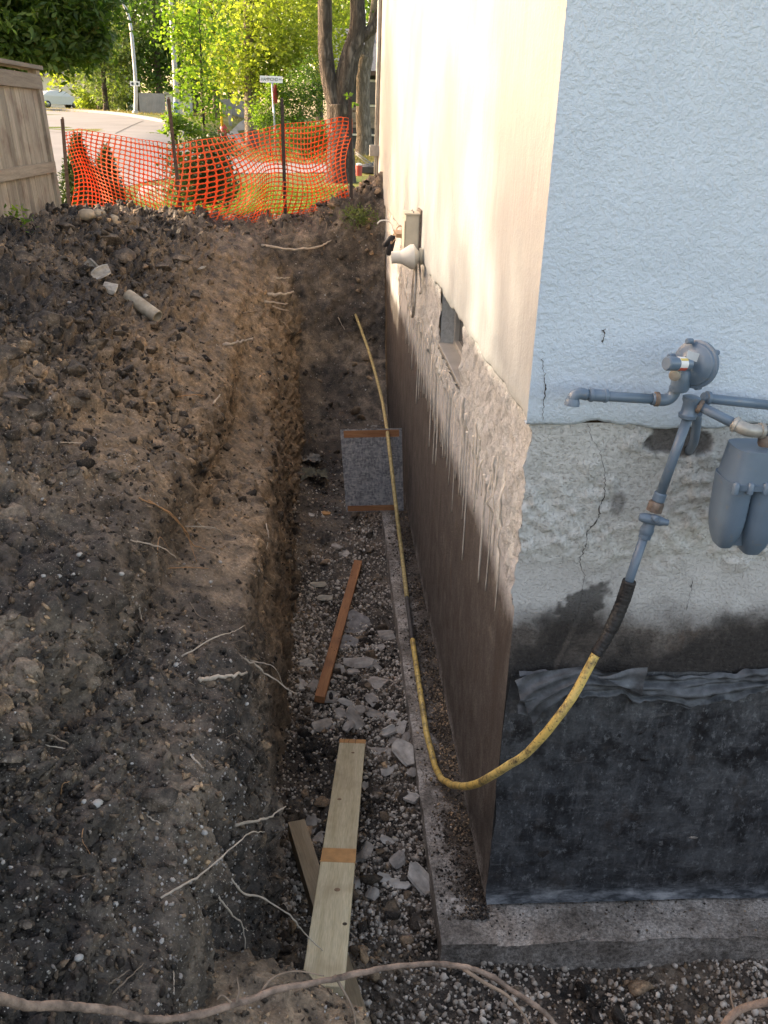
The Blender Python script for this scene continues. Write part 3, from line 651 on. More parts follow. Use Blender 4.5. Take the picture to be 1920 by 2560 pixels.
# long side, with the basement window opening
WY0, WY1, WZ = 1.68, 2.72, -.37
yy = np.concatenate([np.arange(0, WY0, .014), np.arange(WY0, WY1, .0145), np.linspace(WY1, HL, 330)]); zz = np.concatenate([np.arange(ZB, WZ, .016), np.linspace(WZ, .004, 26)])
Yg, Zg = np.meshgrid(yy, zz); P = np.stack([0*Yg.ravel(), Yg.ravel(), Zg.ravel()], -1)
dl = long_disp(P[:, 1], P[:, 2]); cw = 1-sm(0, .02, P[:, 1])
V = np.stack([-dl, P[:, 1]-cw*end_disp(0*P[:, 1], P[:, 2])[0], P[:, 2]], -1); Fl = grid_faces(*Yg.shape); c = P[Fl].mean(1)
inw = (c[:, 1] > WY0+.004) & (c[:, 1] < WY1-.004) & (c[:, 2] > WZ+.004)
add('foundation_wall', mesh_np('foundation_wall', V, Fl[~inw][:, ::-1]), M['found'], house)
box('window_jamb', (.002, WY1-.004, WZ-.02), (.20, WY1+.10, .0), M['found'], house)
box('window_jamb', (.002, WY0-.10, WZ-.02), (.20, WY0+.004, .0), M['found'], house)
box('window_ledge', (.002, WY0-.1, WZ-.10), (.20, WY1+.1, WZ+.004), M['found'], house)
box('window_lintel', (.004, WY0-.1, -.002), (.20, WY1+.1, .12), M['found'], house)
win = box('window', (.115, WY0+.045, WZ+.05), (.125, WY1-.045, -.04), M['glass'], house)
tag(win, 'narrow basement window at grade')
for lo, hi in (((.085, WY0, WZ), (.135, WY0+.045, 0)), ((.085, WY1-.045, WZ), (.135, WY1, 0)), ((.085, WY0+.045, WZ), (.135, WY1-.045, WZ+.05)),
               ((.085, WY0+.045, -.04), (.135, WY1-.045, 0)), ((.09, (WY0+WY1)/2-.02, WZ+.05), (.131, (WY0+WY1)/2+.02, -.04))):
    box('frame', lo, hi, M['frame'], win, .004)
box('sill', (-.012, WY0+.01, WZ+.004), (.084, WY1-.01, WZ+.028), M['frame'], win, .004)
# stucco skins: ragged lower edge, turned back under
def skin(u0, u1, n, fn, seed):
    us = np.linspace(u0, u1, n); rows = []; W = np.stack([us, 0*us, 0*us], -1)
    lo = .012*fbm(W*9, 4, seed)+.010*fbm(W*2, 2, seed+1)
    rows.append(fn(us, .012, lo+.004)); rows.append(fn(us, -.020, lo)); rows.append(fn(us, -.027, lo+.012))
    for z in np.linspace(.05, 2.9, 40): rows.append(fn(us, -.028+.0025*fbm(np.stack([us*2, 0*us, z+0*us], -1), 2, seed+3), z+0*us))
    G_ = np.array(rows); return G_
Gs = skin(-.028, 10.6, 420, lambda u, o, z: np.stack([u, o+0*u, z], -1), 601)
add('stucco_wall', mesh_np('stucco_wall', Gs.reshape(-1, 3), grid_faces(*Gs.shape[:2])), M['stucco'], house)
Gs = skin(-.026, HL, 420, lambda u, o, z: np.stack([o+0*u, u, z], -1), 611)
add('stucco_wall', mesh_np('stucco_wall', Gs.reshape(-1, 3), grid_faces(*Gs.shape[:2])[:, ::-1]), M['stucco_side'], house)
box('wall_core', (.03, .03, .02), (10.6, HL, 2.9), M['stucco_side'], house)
box('corner_trim', (-.05, HL-.03, .03), (.03, HL+.03, 2.9), flat('brown_trim', (.16, .12, .10), .7), house)
# roof
bm = bmesh.new(); e = .16; r0 = [bm.verts.new(v) for v in ((-e, -e, 2.9), (10.6+e, -e, 2.9), (10.6+e, HL+e, 2.9), (-e, HL+e, 2.9))]
r1 = [bm.verts.new(v) for v in ((5.3, 4.2, 4.6), (5.3, HL-4.2, 4.6))]
for f in ((0, 3, 2, 1),): bm.faces.new([r0[k] for k in f])
bm.faces.new((r0[0], r0[1], r1[0])); bm.faces.new((r0[2], r0[3], r1[1])); bm.faces.new((r0[1], r0[2], r1[1], r1[0])); bm.faces.new((r0[3], r0[0], r1[0], r1[1]))
add('roof', to_me('roof', bm), M['roofm'], house)
# footing
def footing_grid(x0, x1, y0, y1, seed, step=.014):
    xs = np.arange(x0, x1+step, step); ys_ = np.arange(y0, y1+step, step*(1 if y1-y0 < 2 else 1.6)); X, Y = np.meshgrid(xs, ys_)
    P = np.stack([X.ravel(), Y.ravel(), 0*X.ravel()], -1)
    z = ZB+.006*fbm(P*7, 4, seed)+.004*fbm(P*40, 3, seed+1)
    return np.stack([P[:, 0], P[:, 1], z], -1), grid_faces(*X.shape)
FX = -.229
V, Fq = footing_grid(FX, .02, FX+.0, 8.2, 701); V[:, 0] += np.where(V[:, 0] < FX+.01, .006*fbm(V*np.array([1, 7, 1.]), 3, 72), 0)
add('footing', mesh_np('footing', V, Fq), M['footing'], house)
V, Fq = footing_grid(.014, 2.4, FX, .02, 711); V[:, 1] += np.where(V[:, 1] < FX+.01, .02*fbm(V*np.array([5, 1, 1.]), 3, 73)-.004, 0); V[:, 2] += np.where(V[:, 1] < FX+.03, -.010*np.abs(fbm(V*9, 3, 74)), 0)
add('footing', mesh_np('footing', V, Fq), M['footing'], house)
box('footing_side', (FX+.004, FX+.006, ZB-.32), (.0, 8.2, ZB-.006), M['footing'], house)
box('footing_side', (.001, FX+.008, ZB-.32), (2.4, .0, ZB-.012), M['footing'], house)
# cracks follow the face of the wall
def crack(pts6, w, on_stucco=False, seed=1):
    P = np.array([at(*z6(*q), 'y', 0.) for q in pts6]); n = len(pts6)*7
    t = np.linspace(0, len(P)-1, n); x = np.interp(t, range(len(P)), P[:, 0]); z = np.interp(t, range(len(P)), P[:, 2])
    r = np.random.default_rng(seed); x = x+r.normal(0, .0022, n); wd = w*.62*(.25+1.3*r.random(n)*np.clip(.6+.8*np.sin(np.linspace(0, 9, n)+seed), .25, 1.3)); wd[0] = wd[-1] = .0006
    V = []
    for k in range(n):
        for s in (-1, 1):
            xx = x[k]+s*wd[k]/2; y = -.0315 if on_stucco else -float(end_disp(np.array([xx]), np.array([z[k]]))[0][0])-.0022
            V.append((xx, y, z[k]))
    F = [(2*k, 2*k+1, 2*k+3, 2*k+2) for k in range(n-1)]
    return add('crack', poly_me('crack', V, F, False), M['crack'], house)
crack([(350, 205), (356, 290), (366, 370), (352, 480), (350, 566)], .006, True, 3)
crack([(615, 592), (640, 680), (680, 740), (710, 850), (715, 930), (705, 1020), (680, 1080), (680, 1130), (610, 1220), (600, 1290), (565, 1380), (600, 1460), (600, 1500), (580, 1600), (560, 1690), (520, 1780), (510, 1850)], .0052, False, 4)
crack([(1222, 1478), (1212, 1560), (1190, 1670)], .004, False, 5)
crack([(702, 36), (692, 122)], .009, True, 6)
# mortar runs down the long wall
for k in range(58):
    y = .35+k*.10+random.uniform(-.03, .03)
    if k > 46: y = random.uniform(2.9, 6.5)
    zt = random.uniform(-.5, -.30) if not (WY0-.1 < y < WY1+.1) else random.uniform(-.46, -.40); zb = -.62-abs(random.gauss(.12, .20))-.18*(1.2 < y < 3.6)
    r = random.uniform(.0045, .0095); n = 16; zz_ = np.linspace(zt, zb, n); yy_ = y+np.cumsum(RNG.normal(0, .0016, n)); xx_ = long_disp(yy_, zz_)
    path = np.stack([-xx_-.003, yy_, zz_], -1); rr = [r*(1-.6*i/(n-1))*random.uniform(.75, 1.25) for i in range(n)]
    tube('mortar_run', path, rr, M['mortar'], house, 6)
# waterproofing on the near wall
xs = np.arange(.004, 1.75, .010); zs = np.arange(-2.262, -1.045, .010); X, Z = np.meshgrid(xs, zs); P = np.stack([X.ravel(), 0*X.ravel(), Z.ravel()], -1)
dm = .006+.004*fbm(P*5, 3, 801)+.0022*fbm(P*24, 3, 802)+.05*np.exp(-((P[:, 2]+2.30)/.05)**2)
X2 = P[:, 0]+.010*fbm(P*np.array([1, 1, 5.]), 2, 803)*(P[:, 0] < .012)
add('waterproof_coating', mesh_np('waterproof_coating', np.stack([X2, -np.maximum(dm, .0025), P[:, 2]], -1), grid_faces(*X.shape)), M['membrane'], house)
# the loose folded top edge of the sheet
c0 = at(1120, 1462, 'y', -.06); c1 = at(1659, 1470, 'y', -.03)
us = np.linspace(0, 1, 150); ts = np.linspace(0, 1, 26); U_, T_ = np.meshgrid(us, ts); P = np.stack([U_.ravel()*7, T_.ravel()*2, 0*U_.ravel()], -1)
xg = c0[0]+.01+U_*(1.75-c0[0]); top = -1.035+.022*np.sin(U_*9+1)-.02*sm(.15, 0, U_); hgt = .105+.03*np.sin(U_*5)+.07*sm(.12, 0, U_)
fold = .016*np.sin(T_*13+2*np.sin(U_*6)+.8*fbm(P, 2, 811).reshape(U_.shape))+.008*np.sin(T_*27+U_*11)
out = .016+.02*np.sin(T_*math.pi)+fold*.8+.045*sm(.16, 0., U_)*sm(.1, .8, T_)+.010*fbm(P*3, 4, 812, .65).reshape(U_.shape)
zg = top-hgt*T_+.012*fbm(P*1.3, 2, 813).reshape(U_.shape)+.022*T_**3*fbm(P*np.array([4, .2, 1.]), 4, 815).reshape(U_.shape)+.01*(1-T_)**3*fbm(P*np.array([5, .2, 1.]), 3, 816).reshape(U_.shape)
fl = add('membrane_flap', mesh_np('membrane_flap', np.stack([xg, -np.maximum(out, .012), zg], -1).reshape(-1, 3), grid_faces(*U_.shape)), M['flap'], house)
for (bx_, by_), rx_, rz_, an_, mm_ in (((1388, 1582), .030, .012, .9, 'tape'), ((1418, 1588), .026, .010, 1.0, 'tape'), ((1342, 1590), .02, .012, .3, 'tape'), ((1500, 1810), .03, .012, 0., 'footing'), ((1395, 1640), .028, .022, .2, 'tape')):
    c_ = at(bx_, by_, 'y', -.012); V = [c_+np.array([0, -.004, 0])]; n_ = 18
    for k in range(n_):
        w_ = 2*math.pi*k/n_; r_ = random.uniform(.7, 1.25); u_, v_ = rx_*math.cos(w_)*r_, rz_*math.sin(w_)*r_
        V.append(c_+np.array([u_*math.cos(an_)-v_*math.sin(an_), .008, u_*math.sin(an_)+v_*math.cos(an_)]))
    add('tar_blob', poly_me('tar_blob', V, [(0, 1+(k+1) % n_, 1+k) for k in range(n_)]), M[mm_], house)
# torn triangular piece lying over the fold, and the curl at the corner
t0 = [at(1290, 1462, 'y', -.07), at(1398, 1440, 'y', -.085), at(1385, 1500, 'y', -.09), at(1330, 1475, 'y', -.09)]
n = 12; V = []
for i in range(n):
    for j in range(n):
        u, v = i/(n-1), j/(n-1); a = np.array(t0[0])*(1-u)+np.array(t0[1])*u; b = np.array(t0[3])*(1-u)+np.array(t0[2])*u
        q = a*(1-v)+b*v; q[1] -= .008*math.sin(u*7)+.006*math.sin(v*9); V.append(q)
add('membrane_flap', mesh_np('membrane_flap', V, grid_faces(n, n)), M['flap'], house)
cc = [(1112, 1470), (1150, 1455), (1200, 1445), (1260, 1440)]; cb = [(1150, 1560), (1170, 1540), (1195, 1525), (1235, 1490)]
A = bez([at(x, y, 'y', -.045) for x, y in cc], 20); B = bez([at(x, y, 'y', -.09) for x, y in cb], 20); V = []
for i in range(20):
    for j in range(14):
        v = j/13; q = A[i]*(1-v)+B[i]*v; q[1] -= .02*math.sin(v*math.pi)+.009*math.sin(v*20+i*.25); q[2] += .006*math.sin(v*16+i*.3); V.append(q)
add('membrane_flap', mesh_np('membrane_flap', V, grid_faces(20, 14)), M['flap'], house)
# crumbs of soil lying on the footing along the wall
n_ = 9000; yv = RNG.random(n_)**1.4*7-.1; xv = -np.abs(RNG.normal(0, .09, n_)); k_ = (xv > -.215)
pts = np.stack([xv, yv, np.full(n_, ZB)], -1)[k_]
tag(scatter('footing_crumbs', pts, np.tile([0, 0, 1.], (len(pts), 1)), powr(len(pts), .003, .012), C8, M['clod'], False, .3), kind='stuff')
n_ = 420; pts = np.stack([-.03-.16*RNG.random(n_), RNG.random(n_)*5, np.full(n_, ZB)], -1)
tag(scatter('footing_pebbles', pts, np.tile([0, 0, 1.], (n_, 1)), powr(n_, .003, .009), PB, M['pebble'], True, .2), kind='stuff')
n_ = 900; pts = np.stack([RNG.random(n_)*2.2, -.02-.19*RNG.random(n_)**1.5, np.full(n_, ZB)], -1)
tag(scatter('footing_dust', pts, np.tile([0, 0, 1.], (n_, 1)), powr(n_, .002, .008), C8, M['clod'], False, .3), kind='stuff')

# ------------------------------------------------------------------ fittings on the long wall
ebx = thing('electrical_box', 'beige metal electrical box mounted on the sunlit stucco wall', 'electrical box', (0, 4.1, .2))
def rel(o, lo, hi): return tuple(np.array(lo)-np.array(o.location)), tuple(np.array(hi)-np.array(o.location))
def pbox(name, lo, hi, m, par, bevel=0.): lo, hi = rel(par, lo, hi); return box(name, lo, hi, m, par, bevel)
def ptube(name, path, r, m, par, seg=10): return tube(name, np.asarray(path, float)-np.array(par.location), r, m, par, seg)
def plathe(name, prof, axis, org, m, par, seg=24): return lathe(name, prof, axis, np.asarray(org, float)-np.array(par.location), m, par, seg)
pbox('enclosure', (-.15, 3.95, .075), (-.045, 4.15, .325), M['beige'], ebx, .006)
pbox('cover', (-.158, 3.945, .085), (-.1505, 4.155, .285), M['beige'], ebx, .003)
pbox('top_flange', (-.16, 3.94, .3255), (-.03, 4.16, .338), M['beige'], ebx, .002)
pbox('back_plate', (-.0445, 3.93, .06), (-.028, 4.17, .36), M['rust'], ebx, .002)
for y in (3.98, 4.12): plathe('screw', [(0, .006), (.012, .006), (.014, .003)], (0, 0, 1), (-.09, y, .338), M['steel'], ebx, 8)
lamp = thing('lamp_holder', 'white bell-shaped lamp holder hanging below the beige electrical box', 'lamp', (-.1, 3.75, .06))
plathe('bell', [(0, .03), (.025, .05), (.05, .088), (.075, .088), (.145, .048), (.15, .045), (.215, .043), (.217, .036), (.17, .034)], (-1, 0, -.05), (-.045, 3.75, .055), M['lampw'], lamp, 28)
plathe('back_ring', [(0, .055), (.022, .062), (.026, .05)], (-1, 0, -.05), (-.03, 3.75, .056), M['beige'], lamp)
def coil(p, r, n=4, amp=.0022):
    q = bez(p, 90); w = np.array([r+amp*math.sin(k*2.2) for k in range(len(q))]); return q, w
con = thing('flexible_conduit', 'ribbed metal conduit looping down the wall from the electrical box', 'conduit', (-.05, 3.85, 0))
q, w = coil([(-.07, 3.92, .075), (-.075, 3.80, -.02), (-.08, 3.72, -.16), (-.085, 3.70, -.30), (-.085, 3.78, -.385), (-.085, 3.88, -.36), (-.08, 3.90, -.2), (-.07, 3.88, -.03)], .0125)
ptube('hose', q, w, M['conduit'], con, 10)
ptube('connector', [(-.07, 3.925, .09), (-.07, 3.915, .066)], .018, M['steel'], con, 8)
wr = thing('cable_bundle', 'copper wires twisted round a bracket left of the electrical box', 'wires', (-.08, 4.3, .15))
ptube('wire', bez([(-.09, 4.15, .16), (-.14, 4.3, .15), (-.18, 4.42, .17), (-.14, 4.5, .19), (-.1, 4.35, .14)], 24), .005, M['wire'], wr, 6)
ptube('wire', bez([(-.07, 4.15, .13), (-.15, 4.32, .12), (-.2, 4.45, .13), (-.22, 4.42, .06), (-.19, 4.40, .10)], 24), .0045, M['wire'], wr, 6)
ptube('hook', bez([(-.2, 4.45, .15), (-.23, 4.5, .22), (-.30, 4.52, .225), (-.33, 4.52, .20)], 16), .0055, M['lampw'], wr, 6)
pbox('bracket', (-.20, 4.17, .135), (-.03, 4.45, .165), M['wire'], wr, .002)
plathe('plug', [(0, .015), (.03, .026), (.13, .03), (.16, .018)], (-.25, .15, -1), (-.2, 4.45, .12), M['blackp'], wr, 12)
plathe('plug', [(0, .012), (.02, .02), (.09, .024), (.11, .012)], (-.6, .15, -.8), (-.21, 4.45, .12), M['blackp'], wr, 12)
hang = thing('hanging_cable', 'short cut cable end hanging from the sunlit stucco edge', 'cable', (-.05, 3.62, .0))
ptube('cable', bez([(-.045, 3.90, .04), (-.05, 3.75, -.03), (-.055, 3.62, -.10), (-.06, 3.52, -.17)], 16), .008, M['conduit'], hang, 8)
dsp = thing('utility_conduit', 'thin pipe with junction bracket at the far corner of the stucco wall', 'pipe', (-.06, 10.3, 0))
ptube('pipe', [(-.075, 10.25, -.05), (-.075, 10.25, 2.9)], .02, M['steel'], dsp, 8)
pbox('bracket', (-.16, 10.18, .52), (-.03, 10.32, .66), M['steel'], dsp, .004)

# ------------------------------------------------------------------ gas meter set
gm = thing('gas_meter', 'grey blue gas meter with round regulator and pipework on the near wall', 'gas meter', tuple(at(1490, 900, 'y', -.16)))
YG = -.16
def g(x, y, yy=YG): return at(x, y, 'y', yy)
def gtube(name, pts, r, m=None, n=None, seg=14):
    pth = [np.array(p) for p in pts]
    if n: pth = bez(pth, n)
    return ptube(name, pth, r, m or M['gas'], gm, seg)
def gl(name, prof, p0, p1, m=None, seg=20):
    return plathe(name, prof, np.array(p1)-np.array(p0), p0, m or M['gas'], gm, seg)
R1 = .0168
# open vent branch to the left
v0, v1, v2, v3 = g(1259, 853), g(1412, 862), g(1310, 855), g(1275, 853)
gtube('vent_pipe', [v0, v1], R1)
L = np.linalg.norm(v2-v3)
gl('coupling', [(-.004, .021), (0, .0235), (.008, .0235), (.009, .021), (L-.009, .021), (L-.008, .0235), (L, .0235), (L+.004, .021)], v3, v2)
gtube('elbow', [g(1268, 853), g(1252, 850), g(1240, 856), g(1237, 868)], .0195, None, 12)
e_ = g(1237, 862); plathe('elbow_lip', [(0, .022), (.014, .0255), (.022, .0255), (.022, .018)], (-.06, -.1, -1), e_, M['gas'], gm)
gtube('elbow', [g(1408, 862), g(1436, 864), g(1452, 855), g(1460, 838)], .0205, None, 14)
gl('elbow_ring', [(0, .020), (.002, .0245), (.014, .0245), (.016, .02)], g(1413, 862), g(1430, 863), M['rust'])
# regulator
rc = g(1502, 787, -.19); ax = np.array([-.72, -.60, .12]); ax /= np.linalg.norm(ax)
plathe('diaphragm_case', [(-.026, .03), (-.022, .056), (-.010, .068), (-.008, .078), (.006, .078), (.008, .070), (.014, .067), (.016, .060), (.024, .052), (.027, .028)], ax, rc, M['gas'], gm, 36)
sp0 = g(1478, 786, -.235); sx = np.array([-.90, -.40, .10])
plathe('spring_case', [(-.02, .022), (.04, .0215), (.0405, .0225), (.075, .0225), (.079, .019), (.079, .004)], sx, sp0, M['gas'], gm, 24)
dl_ = sx/np.linalg.norm(sx)
for nm, a0, a1, mm in (('warning_label', .002, .034, M['white']),):
    plathe(nm, [(a0, .0222), (a1, .0222)], sx, sp0, mm, gm, 24)
bt = np.cross(dl_, [0, 0, 1.]); bt /= np.linalg.norm(bt); uu = np.cross(bt, dl_)
def label_strip(name, th0, th1, m, a0=.002, a1=.034, r=.0227):
    V = []
    for k in range(7):
        w = th0+(th1-th0)*k/6; o = (bt*math.cos(w)+uu*math.sin(w))*r
        V += [sp0+dl_*a0+o-np.array(gm.location), sp0+dl_*a1+o-np.array(gm.location)]
    add(name, poly_me(name, V, [(2*k, 2*k+1, 2*k+3, 2*k+2) for k in range(6)]), m, gm)
sgn = 1 if bt[1] < 0 else -1
label_strip('warning_stripe', math.pi*(0 if sgn > 0 else 1)+sgn*rad(-62), math.pi*(0 if sgn > 0 else 1)+sgn*rad(-22), M['redp'])
label_strip('warning_stripe', math.pi*(0 if sgn > 0 else 1)+sgn*rad(38), math.pi*(0 if sgn > 0 else 1)+sgn*rad(62), M['yelp'])
plathe('plug', [(0, .019), (.012, .0185), (.014, .014)], (-.55, -.8, -.1), g(1459, 809, -.225), M['gas_lt'], gm, 18)
gl('body', [(-.01, .026), (.0, .031), (.055, .031), (.065, .024)], g(1468, 838, -.19), g(1474, 800, -.19))
gl('collar', [(0, .020), (.004, .029), (.014, .030), (.018, .023)], g(1464, 845, -.18), g(1468, 820, -.185))
for b_ in ((1489, 737), (1545, 762), (1507, 836), (1450, 770)):
    plathe('case_bolt', [(-.016, .006), (-.014, .010), (.012, .010), (.016, .006)], ax, g(b_[0], b_[1], -.19), M['gas'], gm, 10)
pl = np.array([g(1488, 756, -.236), g(1512, 764, -.228), g(1506, 782, -.236), g(1484, 773, -.243)])-np.array(gm.location)
pl += ax*.006; add('name_plate', poly_me('name_plate', list(pl)+list(pl-ax*.004), [(0, 1, 2, 3), (4, 7, 6, 5), (0, 4, 5, 1), (1, 5, 6, 2), (2, 6, 7, 3), (3, 7, 4, 0)], False), M['plate'], gm)
# tee, outlet pipes
gl('tee', [(-.006, .02), (0, .029), (.012, .031), (.02, .025), (.05, .0245), (.06, .03), (.072, .03), (.076, .02)], g(1484, 902, -.175), g(1500, 838, -.175))
gtube('house_pipe', [g(1518, 858, -.14), g(1540, 862, -.135), g(1680, 877, -.12)], R1)
gl('pipe_ring', [(0, .019), (.002, .023), (.014, .023), (.016, .019)], g(1524, 859, -.14), g(1545, 862, -.135))
gtube('outlet_pipe', [g(1500, 872, -.18), g(1600, 922, -.27)], R1, M['gas'])
gl('pipe_ring', [(0, .019), (.002, .0235), (.014, .0235), (.016, .019)], g(1507, 876, -.187), g(1530, 887, -.205), M['rust'])
gtube('elbow', [g(1584, 914, -.255), g(1604, 924, -.275), g(1622, 930, -.28), g(1650, 930, -.275)], .0222, M['gas_lt'], 14)
gl('elbow_ring', [(0, .02), (.002, .0265), (.012, .0265), (.014, .02)], g(1585, 915, -.256), g(1604, 924, -.275), M['gas_lt'])
gl('elbow_ring', [(0, .02), (.002, .0262), (.012, .0262), (.014, .02)], g(1640, 930, -.277), g(1656, 930, -.275), M['gas_lt'])
gtube('outlet_pipe', [g(1645, 930, -.275), g(1700, 931, -.26)], R1)
gl('drop_fitting', [(0, .02), (.01, .024), (.03, .024), (.04, .02)], g(1655, 938, -.27), g(1650, 975, -.27), M['rust'])
# meter body: cap with bolted flange over two rounded lobes
mc = g(1645, 1000, -.25); s = .001
def rounded(name, cx, cy, z0, z1, wx, wy, m, taper=.9, seg=20, cap=.5):
    V = []; rows = 9
    for i in range(rows):
        t = i/(rows-1); z = z1+(z0-z1)*t; k = 1-(1-taper)*t
        if t > cap: k *= math.sqrt(max(.04, 1-((t-cap)/(1-cap))**2*.72))
        for j in range(seg):
            w = 2*math.pi*j/seg; c, s_ = math.cos(w), math.sin(w); pw = .55
            V.append((cx+wx*k*math.copysign(abs(c)**pw, c), cy+wy*k*math.copysign(abs(s_)**pw, s_), z))
    F = [(i*seg+j, i*seg+(j+1) % seg, (i+1)*seg+(j+1) % seg, (i+1)*seg+j) for i in range(rows-1) for j in range(seg)]
    F.append(tuple(range(seg))); F.append(tuple((rows-1)*seg+j for j in range(seg))[::-1])
    V = [np.array(v)-np.array(gm.location) for v in V]
    me = poly_me(name, V, F); me.polygons.foreach_set('use_smooth', np.ones(len(me.polygons), bool))
    try: me.set_sharp_from_angle(angle=rad(40))
    except Exception: pass
    return add(name, me, m, gm)
zt = g(1590, 965, -.25)[2]; zf = g(1580, 1035, -.25)[2]; zb = g(1600, 1190, -.25)[2]; xl = g(1553, 1090, -.25)[0]; xr = xl+.20
mx_ = (xl+xr)/2
rounded('meter_cap', mx_, -.235, zf-.004, zt, .085, .075, M['gas'], 1.18, 24, 9)
rounded('meter_flange', mx_, -.235, zf-.014, zf+.006, .106, .094, M['gas'], 1., 24, 9)
rounded('meter_lobe', mx_-.058, -.235, zb+.022, zf-.0145, .046, .082, M['gas'], .96, 20, .45)
rounded('meter_lobe', mx_+.040, -.240, zb, zf-.0145, .056, .086, M['gas'], .96, 20, .45)
rounded('meter_pan', mx_, -.225, zb+.03, zf-.016, .075, .05, M['gas'], .9, 20, 9)
for dx in (-.09, -.04, .012, .065): plathe('flange_bolt', [(-.028, .007), (-.026, .011), (.006, .011), (.012, .006)], (0, 0, 1), (mx_+dx, -.326, zf+.004), M['gas'], gm, 8)
# riser with union and stopcock
gtube('riser', [g(1489, 893), g(1424, 1075)], R1*1.03)
gl('bushing', [(0, .019), (.004, .0225), (.03, .0225), (.034, .019)], g(1421, 1083), g(1430, 1058))
gl('union_nut', [(0, .02), (.003, .029), (.03, .029), (.036, .0255), (.04, .02)], g(1412, 1105), g(1424, 1070), M['rust'], 8)
gl('stopcock', [(-.01, .018), (0, .024), (.016, .025), (.03, .021), (.05, .021), (.06, .019)], g(1395, 1152), g(1413, 1103))
plathe('stopcock_key', [(-.045, .012), (-.03, .018), (.0, .019), (.03, .018), (.044, .013), (.058, .011)], (1, -.25, -.12), g(1408, 1122, -.175), M['gas'], gm, 12)
plathe('stopcock_cap', [(0, .014), (.02, .014), (.026, .009)], (.1, -1, .1), g(1412, 1118, -.18), M['gas'], gm, 12)
gl('lower_nut', [(0, .018), (.003, .0235), (.018, .0235), (.021, .018)], g(1391, 1163), g(1398, 1145), None, 8)
gtube('riser', [g(1394, 1152), g(1362, 1245), g(1357, 1262)], R1)
wall_stub = gtube('wall_pipe', [g(1507, 893, -.15), g(1500, 950, -.09), g(1488, 975, .0)], R1*.95, None, 10)

# ------------------------------------------------------------------ yellow gas line
gp = thing('gas_pipe', 'long yellow coated gas pipe sweeping round the house corner into the trench', 'gas pipe', (.1, -.25, -1.2))
gp_pts = [(1395, 1340, -.155), (1345, 1340, -.16)]
ctrl = [at(x, y, 'y', v) for x, y, v in ((1290, 1408, -.19), (1240, 1500, -.235), (1190, 1570, -.26), (1135, 1628, -.23), (1090, 1658, -.18), (1040, 1688, -.06), (1000, 1698, .12), (968, 1692, .45), (945, 1668, .84), (930, 1625, 1.05), (918, 1570, 1.28), (905, 1480, 1.68), (891, 1382, 2.18))]
for c in ctrl: c[2] = max(c[2], ZB+.027)
qw = bez(ctrl, 90); qw[6:-6] += .0035*np.stack([fbm(qw[6:-6]*6, 2, 900+k) for k in range(3)], -1)
ptube('pipe', qw, .0168*(1+.04*fbm(qw*30, 2, 905)), M['yellow'], gp, 12)
c2 = [at(891, 1384, 'y', 2.17), at(884, 1330, 'y', 2.52), at(879, 1290, 'y', 2.8)]
for c in c2: c[2] = max(c[2], ZB+.022)
ptube('bare_section', bez(c2, 12), .0158, M['bare'], gp, 10)
c3 = [at(879, 1292, 'y', 2.79), at(868, 1200, 'y', 3.5), at(855, 1090, 'y', 3.85), at(840, 960, 'y', 4.40), at(834, 915, 'y', 4.85), at(822, 850, 'y', 5.9), at(797, 760, 'y', 7.1), at(768, 680, 'y', 8.05)]
for c in c3: c[2] = max(c[2], ZB+.026)
ptube('pipe', bez(c3, 60), .0165, M['yellow_dull'], gp, 12)
tp = [at(1360, 1254, 'y', -.158), at(1345, 1300, 'y', -.16), at(1318, 1362, 'y', -.175), at(1288, 1413, 'y', -.19)]
q = bez(tp, 60); ptube('tape_wrap', q, [.0215+.0025*((k*.35) % 1.)+(.003 if k < 40 else 0) for k in range(60)], M['tape'], gp, 14)

# ------------------------------------------------------------------ wooden fence
wf = thing('wooden_fence', 'weathered grey brown board fence leaning beside the dirt pile', 'fence', (-3.625, 7.5, -.5))
wf.rotation_euler = (0, rad(-3.6), 0)
FH = 1.86
for k in range(84):
    y1 = -.125-k*.145; w = .137; m_ = box_me('board', (-.010, y1-w, 0), (.008, y1, FH-.06+random.uniform(-.004, .004)), .003)
    b_ = add('board', m_, M['fence'], wf); b_.location = (random.uniform(-.003, .003), 0, 0); b_.rotation_euler = (random.uniform(-.004, .004), 0, 0)
box('end_post', (-.05, -.118, -.1), (.038, .0, FH-.02), M['fence'], wf, .004)
for k in range(1, 6): box('post', (-.10, -k*2.4, -.1), (-.0115, -k*2.4+.09, FH-.05), M['fence'], wf, .004)
box('rail', (.010, -12.3, FH-.20), (.048, -.004, FH-.062), M['rail'], wf, .003)
box('rail', (.0095, -12.3, .86), (.047, -.020, .965), M['rail'], wf, .003)
box('cap', (-.07, -12.3, FH-.019), (.075, .02, FH+.02), M['rail'], wf, .004)

